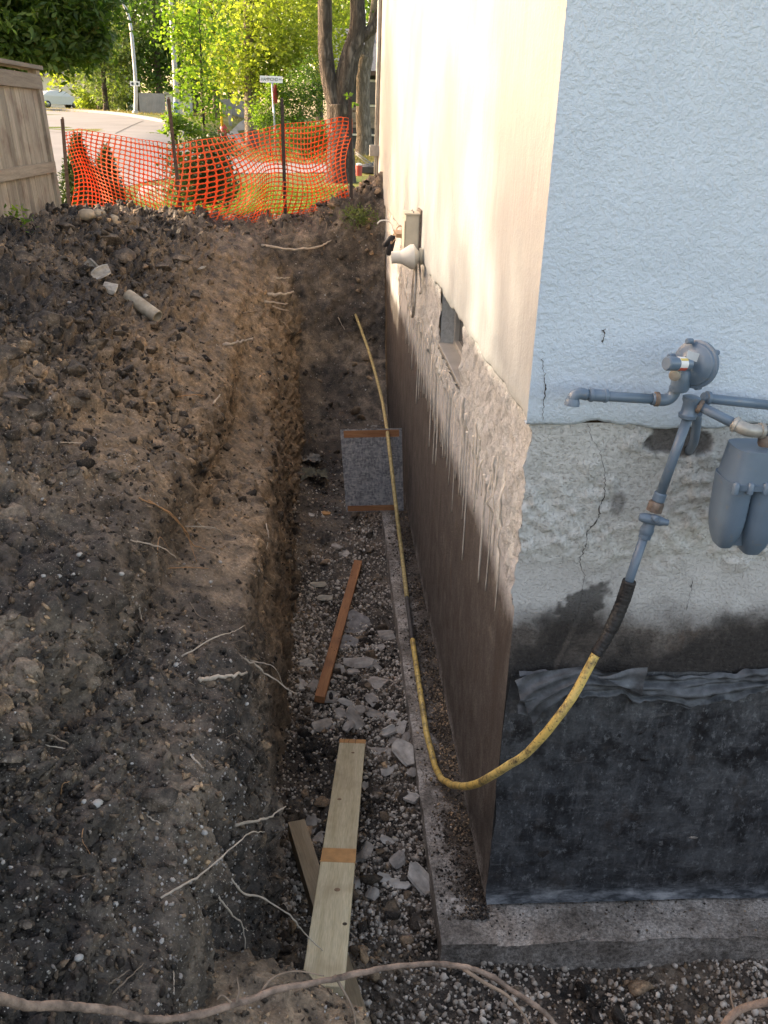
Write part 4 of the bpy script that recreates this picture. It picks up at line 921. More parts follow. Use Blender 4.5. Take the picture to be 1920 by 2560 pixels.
# ------------------------------------------------------------------ orange safety net and its posts
YN = 9.0
posts = [((152, 474), (135, 253), 'rusty steel post at the left end of the orange net', 'post'), ((397, 512), (364, 210), 'tall rusty post leaning left through the middle of the orange net', 'post'),
         ((617, 478), (609, 211), 'dark steel post right of the bush behind the orange net', 'post2'), ((759, 448), (756, 208), 'dark steel post at the right end of the orange net', 'post2')]
for (bx, by), (tx, ty), lab, mm in posts:
    b = at(bx, by, 'y', YN-.03); t_ = at(tx, ty, 'y', YN-.03); pt = thing('fence_post', lab, 'post', tuple(b), 'steel posts of the orange net')
    ptube('stake', [b-np.array([0, 0, .45]), t_], .013, M[mm], pt, 6)
    dv = (t_-b)/np.linalg.norm(t_-b); sd = np.array([1., 0, 0])
    Vv = []
    for q_ in (b+dv*.05, t_-dv*.02):
        for o_ in (sd*.016+[0, -.010, 0], sd*.021+[0, -.013, 0], sd*.021+[0, -.017, 0], -sd*.021+[0, -.017, 0], -sd*.021+[0, -.013, 0]): Vv.append(q_+o_-b)
    add('web', poly_me('web', Vv, [(i, (i+1) % 5, 5+(i+1) % 5, 5+i) for i in range(5)]+[(0, 1, 2, 3, 4), (9, 8, 7, 6, 5)], False), M[mm], pt)
top = np.array([(133, 287), (150, 284), (170, 277), (215, 286), (260, 293), (300, 300), (340, 305), (375, 313), (420, 303), (500, 292), (560, 280), (605, 268), (640, 265), (700, 260), (735, 252), (762, 256)], float)
bot = np.array([(150, 473), (200, 468), (240, 471), (280, 481), (325, 500), (350, 511), (400, 511), (440, 503), (520, 485), (600, 471), (650, 463), (700, 450), (762, 436)], float)
NC, NR = 62, 22
net = thing('safety_net', 'sagging orange plastic safety net strung between four steel posts', 'safety net', tuple(at(395, 505, 'y', YN)))
def net_pt(u, v):
    """u along 0..1, v up 0..1 -> world"""
    uu_ = u+.012*math.sin(u*23+v*3)+.016*math.sin(u*9+4*v)*math.sin(v*math.pi)
    lean = .03*math.sin(v*3.1)*math.exp(-((u-.56)/.13)**2)*2-.035*math.exp(-((u-.42)/.06)**2)*math.sin(v*math.pi)
    uu_ = min(1, max(0, uu_+lean)); x0 = 134+uu_*627; x1 = 152+uu_*609
    yt = np.interp(x0, top[:, 0], top[:, 1]); yb = np.interp(x1, bot[:, 0], bot[:, 1])
    vv = v+.035*math.sin(u*19+1)*math.sin(v*math.pi)+.05*math.exp(-((u-.55)/.10)**2)*math.sin(v*math.pi)
    vv = min(1.01, max(-.01, vv)); vv = vv if vv <= 0 else vv**(1+.75*math.exp(-((u-.45)/.17)**2)+.25*math.exp(-((u-.85)/.12)**2)); dx = x1*(1-vv)+x0*vv; dy = yb*(1-vv)+yt*vv
    yw = YN+.10*math.sin(u*14+2.5*v)*math.sin(v*math.pi)+.09*math.sin(u*31-3*v)*math.sin(v*math.pi)+.06*math.sin(u*57+7*v)*(1-v)-.12*math.exp(-((u-.5)/.15)**2)*math.sin(v*math.pi)
    return at(dx, dy, 'y', yw)
Gn = np.array([[net_pt(i/(2*NC), j/(2*NR)) for i in range(2*NC+1)] for j in range(2*NR+1)])
V = list(Gn.reshape(-1, 3)); W_ = 2*NC+1; F = []
def gi(i, j): return j*W_+i
for j in range(NR):
    for i in range(NC):
        o8 = [(2*i, 2*j), (2*i+1, 2*j), (2*i+2, 2*j), (2*i+2, 2*j+1), (2*i+2, 2*j+2), (2*i+1, 2*j+2), (2*i, 2*j+2), (2*i, 2*j+1)]
        c00, c10, c01, c11 = (Gn[b, a] for a, b in ((2*i, 2*j), (2*i+2, 2*j), (2*i, 2*j+2), (2*i+2, 2*j+2)))
        ins = []
        for (s_, t_) in ((.10, .26), (.26, .12), (.74, .12), (.90, .26), (.90, .74), (.74, .88), (.26, .88), (.10, .74)):
            V.append(c00*(1-s_)*(1-t_)+c10*s_*(1-t_)+c01*(1-s_)*t_+c11*s_*t_); ins.append(len(V)-1)
        O = [gi(*q_) for q_ in o8]; a, b, c, d, e_, f_, g_, h_ = O
        F += [(a, ins[1], ins[0]), (a, b, ins[1]), (b, ins[2], ins[1]), (b, c, ins[2]), (c, ins[3], ins[2]), (c, d, ins[3]), (d, ins[4], ins[3]), (d, e_, ins[4]), (e_, ins[5], ins[4]), (e_, f_, ins[5]), (f_, ins[6], ins[5]), (f_, g_, ins[6]), (g_, ins[7], ins[6]), (g_, h_, ins[7]), (h_, ins[0], ins[7]), (h_, a, ins[0])]
me = mesh_np('mesh', np.array(V)-np.array(net.location), np.array(F)); no = add('mesh', me, M['orange'], net)
so = no.modifiers.new('thickness', 'SOLIDIFY'); so.thickness = .004

# ------------------------------------------------------------------ lumber and sheet in the trench
def beam(name, label, a, b, w, h, m, roll=0., cat='board', bevel=.004, group=None):
    a = np.array(a); b = np.array(b); L = np.linalg.norm(b-a); o = thing(name, label, cat, tuple(a), group)
    yv = Vector((b-a)/L); xv = yv.cross(Vector((0, 0, 1))).normalized(); zv = xv.cross(yv)
    o.matrix_world = Matrix.Translation(Vector(a)) @ Matrix(((xv.x, yv.x, zv.x, 0), (xv.y, yv.y, zv.y, 0), (xv.z, yv.z, zv.z, 0), (0, 0, 0, 1))) @ Matrix.Rotation(roll, 4, 'Y')
    box('timber', (-w/2, 0, -h), (w/2, L, 0), m, o, bevel); return o, L
far_ = at(762, 1597, 'z', -2.36); near_ = at(699, 2112, 'z', -1.80)
pk, L = beam('plank', 'pale green treated plank sloping up from the gravel to the near bank', far_, near_+(near_-far_)*.02, .150, .038, M['green_lumber'])
L0 = L/1.02
def strip(par, y0, y1, w, m): return box('stain_band', (-w/2-.0008, y0, -.012), (w/2+.0008, y1, .0012), m, par, .0004)
strip(pk, -.0005, .055, .150, M['stain']); strip(pk, L0*.585, L0*.64, .150, M['stain'])
M['knot'] = flat('wood_knot', (.22, .13, .07), .7, var=.4, scale=60); M['split'] = flat('wood_split', (.05, .035, .02), .9)
for fx, fy, r in ((-.01, .09, .010), (.03, .36, .011), (-.012, .74, .013)):
    o = lathe('knot', [(0, r), (.0016, r*.9), (.0020, r*.4)], (0, 0, 1), (fx, L0*fy, -.0003), M['knot'], pk, 12)
lathe('drilled_hole', [(0, .009), (.0016, .009)], (0, 0, 1), (-.056, L0*.85, .0), M['split'], pk, 14)
for sx_ in (-.02, .018, .045): tube('split_line', [(sx_, .0, .0014), (sx_+.004, .03, .0014), (sx_+.001, .075, .0008)], [.0012, .0014, .0004], M['split'], pk, 5)
beam('timber_offcut', 'brown weathered timber lying crosswise under the pale plank', at(640, 1772, 'z', -2.22), at(778, 2216, 'z', -2.17), .085, .085, M['brown_lumber'], 0, 'board')
rd, L = beam('lumber_stick', 'narrow reddish brown lumber stick lying on the gravel', at(774, 1210, 'z', -2.37), at(691, 1504, 'z', -2.355), .066, .05, M['red_lumber'], rad(-6))
for k in range(14): lathe('nail_hole', [(0, .0035), (.0016, .003)], (0, 0, 1), (random.uniform(-.025, .025), random.uniform(.05, L-.05), 0), M['split'], rd, 8)
ob = thing('osb_sheet', 'grey strand board sheet standing on the footing against the wall', 'board', tuple(at(748, 1106, 'z', -2.262)))
bl = at(748, 1106, 'z', -2.262); br_ = at(872, 1103, 'z', -2.262); tl = at(735, 928, 'y', bl[1]+.20); tr_ = at(868, 925, 'y', br_[1]+.20); br_[0] = min(br_[0], -.02); tr_[0] = min(tr_[0], -.032)
q4 = np.array([bl, br_, tr_, tl]); nrm = np.cross(q4[1]-q4[0], q4[3]-q4[0]); nrm /= np.linalg.norm(nrm)
def quadslab(name, q, t, m, par):
    V = [p-np.array(par.location) for p in q]+[p-nrm*t-np.array(par.location) for p in q]
    return add(name, poly_me(name, V, [(0, 1, 2, 3), (7, 6, 5, 4), (0, 4, 5, 1), (1, 5, 6, 2), (2, 6, 7, 3), (3, 7, 4, 0)], False), m, par)
quadslab('sheet', q4, .012, M['osb'], ob)
M['rawwood'] = wood('raw_orange_wood', (.26, .105, .045), (.46, .23, .10), .75, 0, 30, (.16, .07, .04))
def lerpq(u0, u1, v0, v1): 
    f_ = lambda u, v: q4[0]*(1-u)*(1-v)+q4[1]*u*(1-v)+q4[2]*u*v+q4[3]*(1-u)*v
    return np.array([f_(u0, v0), f_(u1, v0), f_(u1, v1), f_(u0, v1)])
quadslab('bare_strip', lerpq(.05, .955, .90, .985)+nrm*.0025, .002, M['rawwood'], ob); quadslab('bare_strip', lerpq(.03, .86, .008, .075)+nrm*.0025, .002, M['rawwood'], ob)

# ------------------------------------------------------------------ broken drain tile
def shard_me(Lc, Wc, rad_c, seed, th=.011):
    r = random.Random(seed); n = 11; ring = []
    for k in range(n):
        w = 2*math.pi*k/n; c, s_ = math.cos(w), math.sin(w); e_ = .62
        ring.append((Lc/2*math.copysign(abs(c)**e_, c)*r.uniform(.72, 1.08), Wc/2*math.copysign(abs(s_)**e_, s_)*r.uniform(.74, 1.08)))
    pts = [(0, 0)]+[(a*.5, b*.5) for a, b in ring]+ring; V = []
    for sd in (0, 1):
        R_ = rad_c-sd*th
        for a, b in pts:
            t = b/rad_c; V.append((a, R_*math.sin(t), R_*math.cos(t)-rad_c*math.cos(Wc/2/rad_c*.8)))
    N_ = len(pts); F = []
    for k in range(n):
        j = (k+1) % n
        F += [(0, 1+k, 1+j), (1+k, 1+n+k, 1+n+j, 1+j), (N_, N_+1+j, N_+1+k), (N_+1+j, N_+1+n+j, N_+1+n+k, N_+1+k), (1+n+k, N_+1+n+k, N_+1+n+j, 1+n+j)]
    me = bpy.data.meshes.new('tile_shard'); me.from_pydata(V, [], F); me.update(); return me
def place(o, p, nrm_, spin, flip=False, tilt=0.):
    z = Vector(nrm_).normalized(); x = Vector((math.cos(spin), math.sin(spin), 0)); x = (x-z*x.dot(z)).normalized(); y = z.cross(x)
    Mx = Matrix(((x.x, y.x, z.x, 0), (x.y, y.y, z.y, 0), (x.z, y.z, z.z, 0), (0, 0, 0, 1)))
    if flip: Mx = Mx @ Matrix.Rotation(math.pi, 4, 'X')
    o.matrix_world = Matrix.Translation(Vector(p)) @ Mx @ Matrix.Rotation(tilt, 4, 'Y')
SH = [ # px x, px y, length px, width px, screen angle, tone, flipped, label
 (895, 1660, 72, 34, 5, 0, 0, 'long curved grey tile shard right of the reddish stick'), (921, 1661, 38, 26, 10, 1, 0, 'pointed pale shard resting on the long curved tile shard'),
 (944, 1669, 24, 18, -30, 0, 0, 'small triangular shard right of the pointed pale shard'), (844, 1683, 36, 34, 70, 0, 0, 'squarish shard touching the right edge of the reddish stick'),
 (883, 1693, 30, 22, 20, 0, 1, 'small flat shard below the long curved tile shard'), (943, 1713, 56, 40, -40, 0, 0, 'rounded shard with ridged edge, nearest the footing above the white shards'),
 (764, 1664, 34, 28, 30, 1, 0, 'pale shard on gravel left of the reddish stick'), (754, 1716, 34, 20, -75, 1, 0, 'upright narrow shard by the trench bank left of the stick end'),
 (783, 1720, 40, 24, 60, 0, 0, 'shard tucked under the near end of the reddish stick'), (931, 1754, 40, 26, -65, 0, 0, 'tapered shard left of the white shards'),
 (867, 1761, 42, 14, -25, 2, 0, 'thin whitish sliver just right of the stick end'), (822, 1758, 50, 34, 15, 0, 1, 'broad dirty shard below the near end of the reddish stick'),
 (897, 1777, 34, 18, 0, 0, 0, 'small bar shaped shard in the middle of the shard heap'), (930, 1787, 46, 30, -8, 0, 0, 'fan shaped shard in the middle of the shard heap'),
 (854, 1792, 40, 30, -60, 0, 0, 'broken shard at the left of the shard heap'), (887, 1802, 64, 32, -50, 0, 0, 'longest shard of the heap above the pale plank'),
 (809, 1817, 68, 30, 32, 0, 0, 'elongated speckled shard left of the plank top'), (872, 1830, 32, 26, 40, 0, 1, 'shard just above the top end of the pale plank'),
 (983, 1797, 40, 22, -60, 2, 0, 'topmost white shard beside the footing'), (1001, 1825, 54, 20, 70, 2, 0, 'standing white shard leaning at the footing'),
 (972, 1842, 38, 24, 25, 2, 1, 'white shard with dark dirt spot left of the standing shard'), (1014, 1850, 36, 18, 70, 0, 0, 'brown grey shard squeezed against the footing edge'),
 (1012, 1896, 88, 48, -62, 1, 1, 'largest half round tile piece leaning on the footing'), (949, 1884, 60, 26, -18, 0, 0, 'angular shard right of the plank top end'),
 (985, 1862, 30, 26, -60, 0, 0, 'shard between the angular shard and the largest tile piece'), (971, 1931, 46, 26, 30, 2, 0, 'pale broken shard below the angular shard'),
 (1027, 2010, 46, 26, -40, 2, 1, 'white curved shard at the footing level with the pipe bend'), (776, 2068, 44, 28, 70, 0, 0, 'shard between the two crossed timbers, upper one'),
 (798, 2104, 56, 24, 62, 0, 0, 'shard between the two crossed timbers, lower one'), (908, 2136, 58, 36, 65, 0, 0, 'kite shaped shard right of the plank stain'),
 (966, 2106, 34, 24, -20, 1, 0, 'small pale shard right of the kite shaped shard'), (994, 2156, 40, 32, 50, 0, 0, 'shard on dark soil near the footing, mid lower trench'),
 (1054, 2218, 84, 44, -52, 1, 1, 'large concave tile piece against the lower footing'), (998, 2215, 46, 28, -25, 1, 0, 'broken shard left of the large concave tile piece'),
 (958, 2200, 34, 24, -10, 1, 0, 'small shard two pieces left of the large concave tile'), (930, 2242, 30, 30, 60, 0, 0, 'roundish shard near the lower right edge of the plank'),
 (880, 2215, 40, 26, 20, 0, 0, 'shard against the right side of the plank, lowest'), (964, 1593, 46, 38, 20, 0, 0, 'round topped shard beside the bare pipe section'),
 (949, 1622, 30, 20, 10, 0, 0, 'small shard below the round topped shard'), (859, 1390, 28, 24, 50, 0, 0, 'shard at the far end of the reddish stick, right one'),
 (842, 1378, 26, 18, -30, 0, 1, 'shard at the far end of the reddish stick, left one'), (1030, 1935, 26, 18, 60, 0, 0, 'small shard below the largest tile piece'),
 (915, 1975, 34, 14, -60, 2, 0, 'whitish splinter on the dark clod right of the plank')]
for k, (px, py, ln, wd, an, tone, flip, lab) in enumerate(SH):
    p, nm, dist = hit(px/D2P, py/D2P); L_ = ln*dist/FPX*1.12; W_s = wd*dist/FPX*1.35
    o = add('tile_shard', shard_me(L_, W_s, max(.046, W_s*.52), 1000+k, .013), (M['clay'], M['clay_lt'], M['clay_lt'])[tone])
    nm = nm*.5+np.array([random.uniform(-.35, .35), random.uniform(-.5, .1), .7]); place(o, p+np.array([0, 0, .015+(.03 if flip else 0)]), nm, rad(an), bool(flip), random.uniform(-.15, .15))
    tag(o, lab, 'tile shard', 'broken clay drain tile in the trench')
def slab(name, lab, px, py, ln, wd, an, m, cat, seed, group=None, up_=.012, bend=.0):
    p, nm, dist = hit(px/D2P, py/D2P); o = add(name, shard_me(ln*dist/FPX, wd*dist/FPX*1.3, bend or 5., seed, .014), m)
    place(o, p+np.array([0, 0, up_]), nm*.5+np.array([0, -.2, .9]), rad(an)); return tag(o, lab, cat, group)
slab('roofing_slab', 'dark grey slab leaning beside the reddish stick, upper one', 884, 1557, 88, 60, 55, M['slab'], 'slab', 3, 'grey slabs')
slab('roofing_slab', 'dark grey slab leaning beside the reddish stick, lower one', 866, 1612, 70, 46, 60, M['slab'], 'slab', 4, 'grey slabs')
slab('leaf_scrap', 'curled tan leaf scrap left of the reddish stick, upper one', 796, 1466, 44, 18, 20, M['clay_tan'], 'scrap', 5, 'scraps', .02, .05); slab('leaf_scrap', 'curled tan leaf scrap left of the reddish stick, lower one', 812, 1500, 44, 16, -20, M['clay_tan'], 'scrap', 6, 'scraps', .02, .05)
slab('leaf_scrap', 'small orange chip below the strand board sheet', 815, 1284, 26, 12, -15, M['stain'], 'scrap', 7, 'scraps', .012); slab('leaf_scrap', 'pale chip left of the orange chip below the strand board', 775, 1288, 30, 12, 0, M['clay_lt'], 'scrap', 8, 'scraps', .012)
def crumple(name, lab, px, py, s, m, seed):
    p, nm, dist = hit(px/D2P, py/D2P); n = 16; r = np.random.default_rng(seed); Vg = []
    u, v = np.meshgrid(np.linspace(-1, 1, n), np.linspace(-1, 1, n)); Pq = np.stack([u.ravel()*1.6, v.ravel()*1.6, 0*u.ravel()], -1)
    z = .35*fbm(Pq+seed, 3, seed)+.25*np.abs(fbm(Pq*1.7, 2, seed+1)); sc = s*dist/FPX/2
    V = np.stack([u.ravel()*sc*(1-.2*np.abs(z)), v.ravel()*sc*.9, (z+.45)*sc], -1)+p
    o = add(name, mesh_np(name, V, grid_faces(n, n), False), m); return tag(o, lab, 'debris', 'crumpled sheet debris')
M['tarp'] = flat('dirty_tar_paper', (.17, .155, .13), .7, var=.6, scale=25, bump=.4); M['tarp2'] = flat('mossy_tar_paper', (.085, .078, .05), .7, var=.6, scale=18, bump=.4)
crumple('tar_paper_scrap', 'crumpled grey tar paper left of the strand board, upper piece', 776, 1160, 52, M['tarp'], 21); crumple('tar_paper_scrap', 'crumpled dark olive tar paper left of the strand board, lower piece', 786, 1202, 66, M['tarp2'], 22)

# clay pipe and half tiles lying on the bank
a, na, _ = hit(270, 642); b, nb, _ = hit(334, 692); d_ = (b-a); d_[2] *= .9; L = np.linalg.norm(d_); up_ = (na+nb); up_ /= np.linalg.norm(up_)
R_ = .056; o_ = a+up_*(R_+.015)
cp = lathe('clay_pipe', [(0, R_-.012), (0, R_), (L, R_), (L, R_-.012), (.002, R_-.0125)], d_, o_, M['clay_tan'], None, 28); tag(cp, 'whole tan clay drain pipe lying on the dirt slope', 'clay pipe')
for k, (x, y, ln, wd, an, lab) in enumerate(((203, 592, 56, 46, -40, 'pale half round tile lying on the dirt above the clay pipe, left one'), (219, 601, 50, 26, 50, 'pale half round tile lying on the dirt above the clay pipe, right one'), (241, 634, 34, 30, -20, 'small pale tile piece next to the upper end of the clay pipe'))):
    p, nm, dist = hit(x, y); o = add('half_tile', shard_me(ln*dist/FPX, wd*dist/FPX*1.5, .055, 300+k), M['clay_lt']); place(o, p+np.array([0, 0, .045]), nm*.6+np.array([0, -.5, .4]), rad(an), k < 2); tag(o, lab, 'tile shard', 'half tiles on the bank')

# ------------------------------------------------------------------ stones and big clods picked out one by one
def rock(name, lab, x, y, s, m, cat, group, seed, sub=2, jit=.22, sq=(1, .75, .6), spin=0., sink=.2, smooth=False):
    p, nm, dist = hit(x, y); V, F = ico(sub, jit, seed, sq)
    if sub >= 3:
        V = V*(1+.20*fbm(V*1.6+seed, 3, seed)[:, None]+.12*fbm(V*4.5, 3, seed+2)[:, None])
    c, s_ = math.cos(spin), math.sin(spin); V = V@np.array([[c, s_, 0], [-s_, c, 0], [0, 0, 1.]])
    o = add(name, mesh_np(name, V*s/2, F, smooth), m); o.location = p+nm*s*.3*(1-sink*2); return tag(o, lab, cat, group)
WS = [(262, 1241, 18), (172, 1199, 20), (91, 1079, 14), (132, 1045, 13), (95, 1245, 16), (127, 1245, 18), (455, 1258, 14), (382, 1438, 22), (200, 953, 26), (102, 1748, 22), (210, 1738, 36), (182, 1733, 18), (62, 2141, 28), (440, 1798, 22), (170, 2070, 26), (567, 973, 12), (315, 640, 18), (236, 1740, 10), (20, 1000, 12), (160, 1240, 12), (285, 1290, 12), (475, 1215, 14), (150, 655, 14), (300, 1010, 16)]
WL = ['pebble right of the flat stones on the mid bank', 'pebble above the tan root on the mid bank', 'pebble left of the long ridged clod', 'pebble just above the flat brown clod', 'left one of a pebble pair at mid bank', 'right one of a pebble pair at mid bank',
 'pebble below the thin tan root', 'pebble left of the thick cut root', '', 'round pebble left of the biggest white stone', '', 'pebble touching the biggest white stone', '', 'pebble beside the slanting root', 'pebble above the bottom left twigs', 'pebble near the trench lip beyond the ledge', 'pebble beside the clay pipe', 'tiny pebble right of the biggest white stone',
 'pebble at the left frame edge, upper bank', 'pebble between the mid bank pair and the next', 'pebble under the orange roots', 'pebble right of the orange root ends', 'pebble in the upper clod heap', 'pebble above the orange curved root']
WL = ['white '+w for w in WL]
for k, (x, y, s) in enumerate(WS):
    dist = hit(x, y)[2]; lab = WL[k]
    if k == 10: lab = 'largest white stone on the near left bank'
    if k == 12: lab = 'smooth oval white stone in the lower left corner'
    if k == 8: lab = 'white stone at the end of a thin root on the upper bank'
    rock('white_stone', lab, x, y, .7*s*D2P*dist/FPX, M['whitestone'], 'stone', 'white stones on the bank', 500+k, 2, .10, (1, .8, .65), k*.7, .25, True)
for k, (x, y, s, lab) in enumerate(((189, 469, 34, 'flat tan stone at the foot of the orange net, leftmost'), (213, 468, 32, 'tan stone at the foot of the orange net, middle'), (244, 478, 30, 'rounded tan stone at the foot of the orange net, rightmost'))):
    dist = hit(x, y)[2]; rock('tan_stone', lab, x, y, s*D2P*dist/FPX, M['tanstone'], 'stone', 'tan stones by the net', 560+k, 2, .18, (1, .8, .7), k, .1, True)
dist = hit(432, 582)[2]; rock('foam_chunk', 'white foam chunk on the bank near the trench end', 432, 582, 30*D2P*dist/FPX, M['whitestone'], 'debris', None, 590, 1, .3, (1, .6, .4), .3)
CB = [(240, 1030, 76, 'long ridged dark clod on the middle bank'), (110, 1042, 50, 'flat brown clod left of the long ridged clod'), (320, 1735, 92, 'biggest grey clod on the near bank'), (85, 1852, 60, 'rough brown clod by the left edge of the near bank'), (205, 1842, 34, 'small clod right of the rough brown clod'), (136, 1876, 44, 'angular blue grey clod on the near bank'), (80, 1884, 50, 'square sided clod below the rough brown clod'), (366, 1868, 36, 'clod at the edge of the crumbly mound'), (50, 1990, 40, 'wedge shaped clod at the lower left'), (40, 862, 100, 'large clod at the left edge of the bank'), (70, 905, 80, 'clod just below the large left edge clod'), (20, 770, 90, 'dark clod against the left edge, higher up'), (140, 800, 70, 'clod in the heap below the clay pipe'), (205, 745, 60, 'clod in the heap left of the clay pipe end'), (105, 690, 72, 'clod in the upper heap'), (250, 720, 46, 'clod just under the clay pipe'), (230, 520, 74, 'shiny flat clod on top of the pile'), (130, 492, 80, 'crusty clod at the foot of the wooden fence'), (390, 560, 50, 'clod on the pile behind the white foam chunk'), (60, 562, 66, 'clod below the wooden fence'), (330, 700, 44, 'clod right of the clay pipe end'), (385, 780, 48, 'lone clod on the smooth slope'), (150, 870, 60, 'clod in the heap by the left edge'), (340, 575, 52, 'clod above the clay pipe'), (270, 560, 60, 'clod between half tiles and net'), (420, 640, 40, 'clod near the pegs of root'), (300, 500, 56, 'clod below the left part of the net'), (160, 1020, 36, 'clod left of the ridged clod, smaller'), (20, 1330, 50, 'clod at the left edge, mid bank'), (30, 1640, 70, 'clod at the left edge of the hollow'),
      (812, 1717, 52, 'black clod right of the pale plank'), (745, 1498, 34, 'black clod right of the stick end'), (692, 1527, 30, 'black clod below the stick end'), (799, 1189, 40, 'dark clod beyond the reddish stick, nearer'), (799, 1161, 36, 'dark clod beyond the reddish stick, farther'), (672, 1217, 28, 'dark clod at the foot of the bank left of the stick'), (650, 1030, 40, 'dark clod beside the tar paper'), (870, 1910, 34, 'dark clod at the footing, lower trench'), (900, 1990, 40, 'dark clod near the footing corner'), (700, 1040, 34, 'dark clod right of the tar paper'), (845, 1800, 26, 'dark clod below the black clod')]
for k, (x, y, s, lab) in enumerate(CB):
    dist = hit(x, y)[2]; rock('soil_clod', lab, x, y, s*D2P*dist/FPX*1.05, M['soil'], 'soil clod', 'large soil clods', 620+k, 3, .07, (1, random.uniform(.6, .85), random.uniform(.45, .7)), random.uniform(-.6, .6), .28)

# ------------------------------------------------------------------ roots
def root(name, lab, pts, w, m, lift=.022, group='roots in the bank', free=True, cat='root', base=None, parent=None):
    P = []; pt_ = None
    for k, (x, y) in enumerate(pts):
        p, nm, t = hit(x, y)
        if base is not None: t = base if not callable(base) else base(k)
        if pt_ is not None and base is None: t = min(t, pt_+.10); t = max(t, pt_-.14)
        d = ray(x, y); d = d/np.linalg.norm(d); P.append(CAM+d*(t-lift*(1 if k else .1))); pt_ = t
    n = max(8, len(pts)*5); q = bez(P, n); dist = np.linalg.norm(P[0]-CAM); r0 = w*D2P*dist/FPX/2
    q = q+RNG.normal(0, r0*.35, q.shape); rr = r0*np.linspace(1, .42, n)*(1+.18*RNG.normal(size=n).clip(-1, 1))
    if parent is not None: return ptube(name, q, rr, m, parent, 7)
    o = thing(name, lab, cat, tuple(P[0]), group); ptube('stem', q, rr, m, o, 7); return o
RP, RB, RO = M['root_pale'], M['root'], M['root_or']
bigr = thing('thick_root', 'thick brown root arching across the bottom foreground', 'root', tuple(CAM+ray(430, 2190)/np.linalg.norm(ray(430, 2190))*2.45), None)
bp = [(-40, 2138), (60, 2172), (200, 2184), (330, 2203), (430, 2192), (560, 2152), (700, 2115), (830, 2093), (950, 2086), (1040, 2100), (1110, 2137), (1165, 2175), (1215, 2225)]
bt_ = [2.1, 2.2, 2.3, 2.38, 2.42, 2.48, 2.55, 2.62, 2.68, 2.72, 2.74, 2.76, 2.8]
q = bez([CAM+ray(x, y)/np.linalg.norm(ray(x, y))*t for (x, y), t in zip(bp, bt_)], 140); rr = np.interp(np.linspace(0, 1, 140), [0, .3, .6, .85, 1], [.0105, .0085, .0075, .0075, .0068])*(1+.08*RNG.normal(size=140).clip(-1.5, 1.5)*.5)
q = q+.010*np.stack([fbm(q*5, 3, 950+k) for k in range(3)], -1); rr = rr*(1+.16*fbm(q*14, 3, 960)); ptube('stem', q+RNG.normal(0, .0008, q.shape), rr, M['root_big'], bigr, 12)
for bpts, w0, t0_ in (([(1000, 2093), (1050, 2125), (1095, 2150), (1130, 2190), (1150, 2225)], .006, 2.7), ([(722, 2106), (742, 2140), (762, 2180), (770, 2225)], .0045, 2.57), ([(560, 2148), (590, 2112), (640, 2098), (700, 2108)], .0035, 2.5), ([(510, 2166), (516, 2140), (512, 2112)], .003, 2.45), ([(500, 2166), (480, 2150), (468, 2160)], .003, 2.44)):
    qb = bez([CAM+ray(x, y)/np.linalg.norm(ray(x, y))*t0_ for x, y in bpts], 16); ptube('rootlet', qb, w0*np.linspace(1, .5, 16), M['root'], bigr, 6)
br2 = thing('thick_root', 'thick brown root end entering at the lower right corner', 'root', tuple(CAM+ray(1600, 2180)/np.linalg.norm(ray(1600, 2180))*2.7), None)
q = bez([CAM+ray(x, y)/np.linalg.norm(ray(x, y))*2.7 for x, y in ((1550, 2240), (1572, 2205), (1605, 2178), (1680, 2160))], 20); ptube('stem', q, .0095, M['root_big'], br2, 9)
q = bez([CAM+ray(x, y)/np.linalg.norm(ray(x, y))*2.72 for x, y in ((1590, 2190), (1580, 2160), (1578, 2130))], 10); ptube('rootlet', q, np.linspace(.004, .002, 10), M['root'], br2, 6)
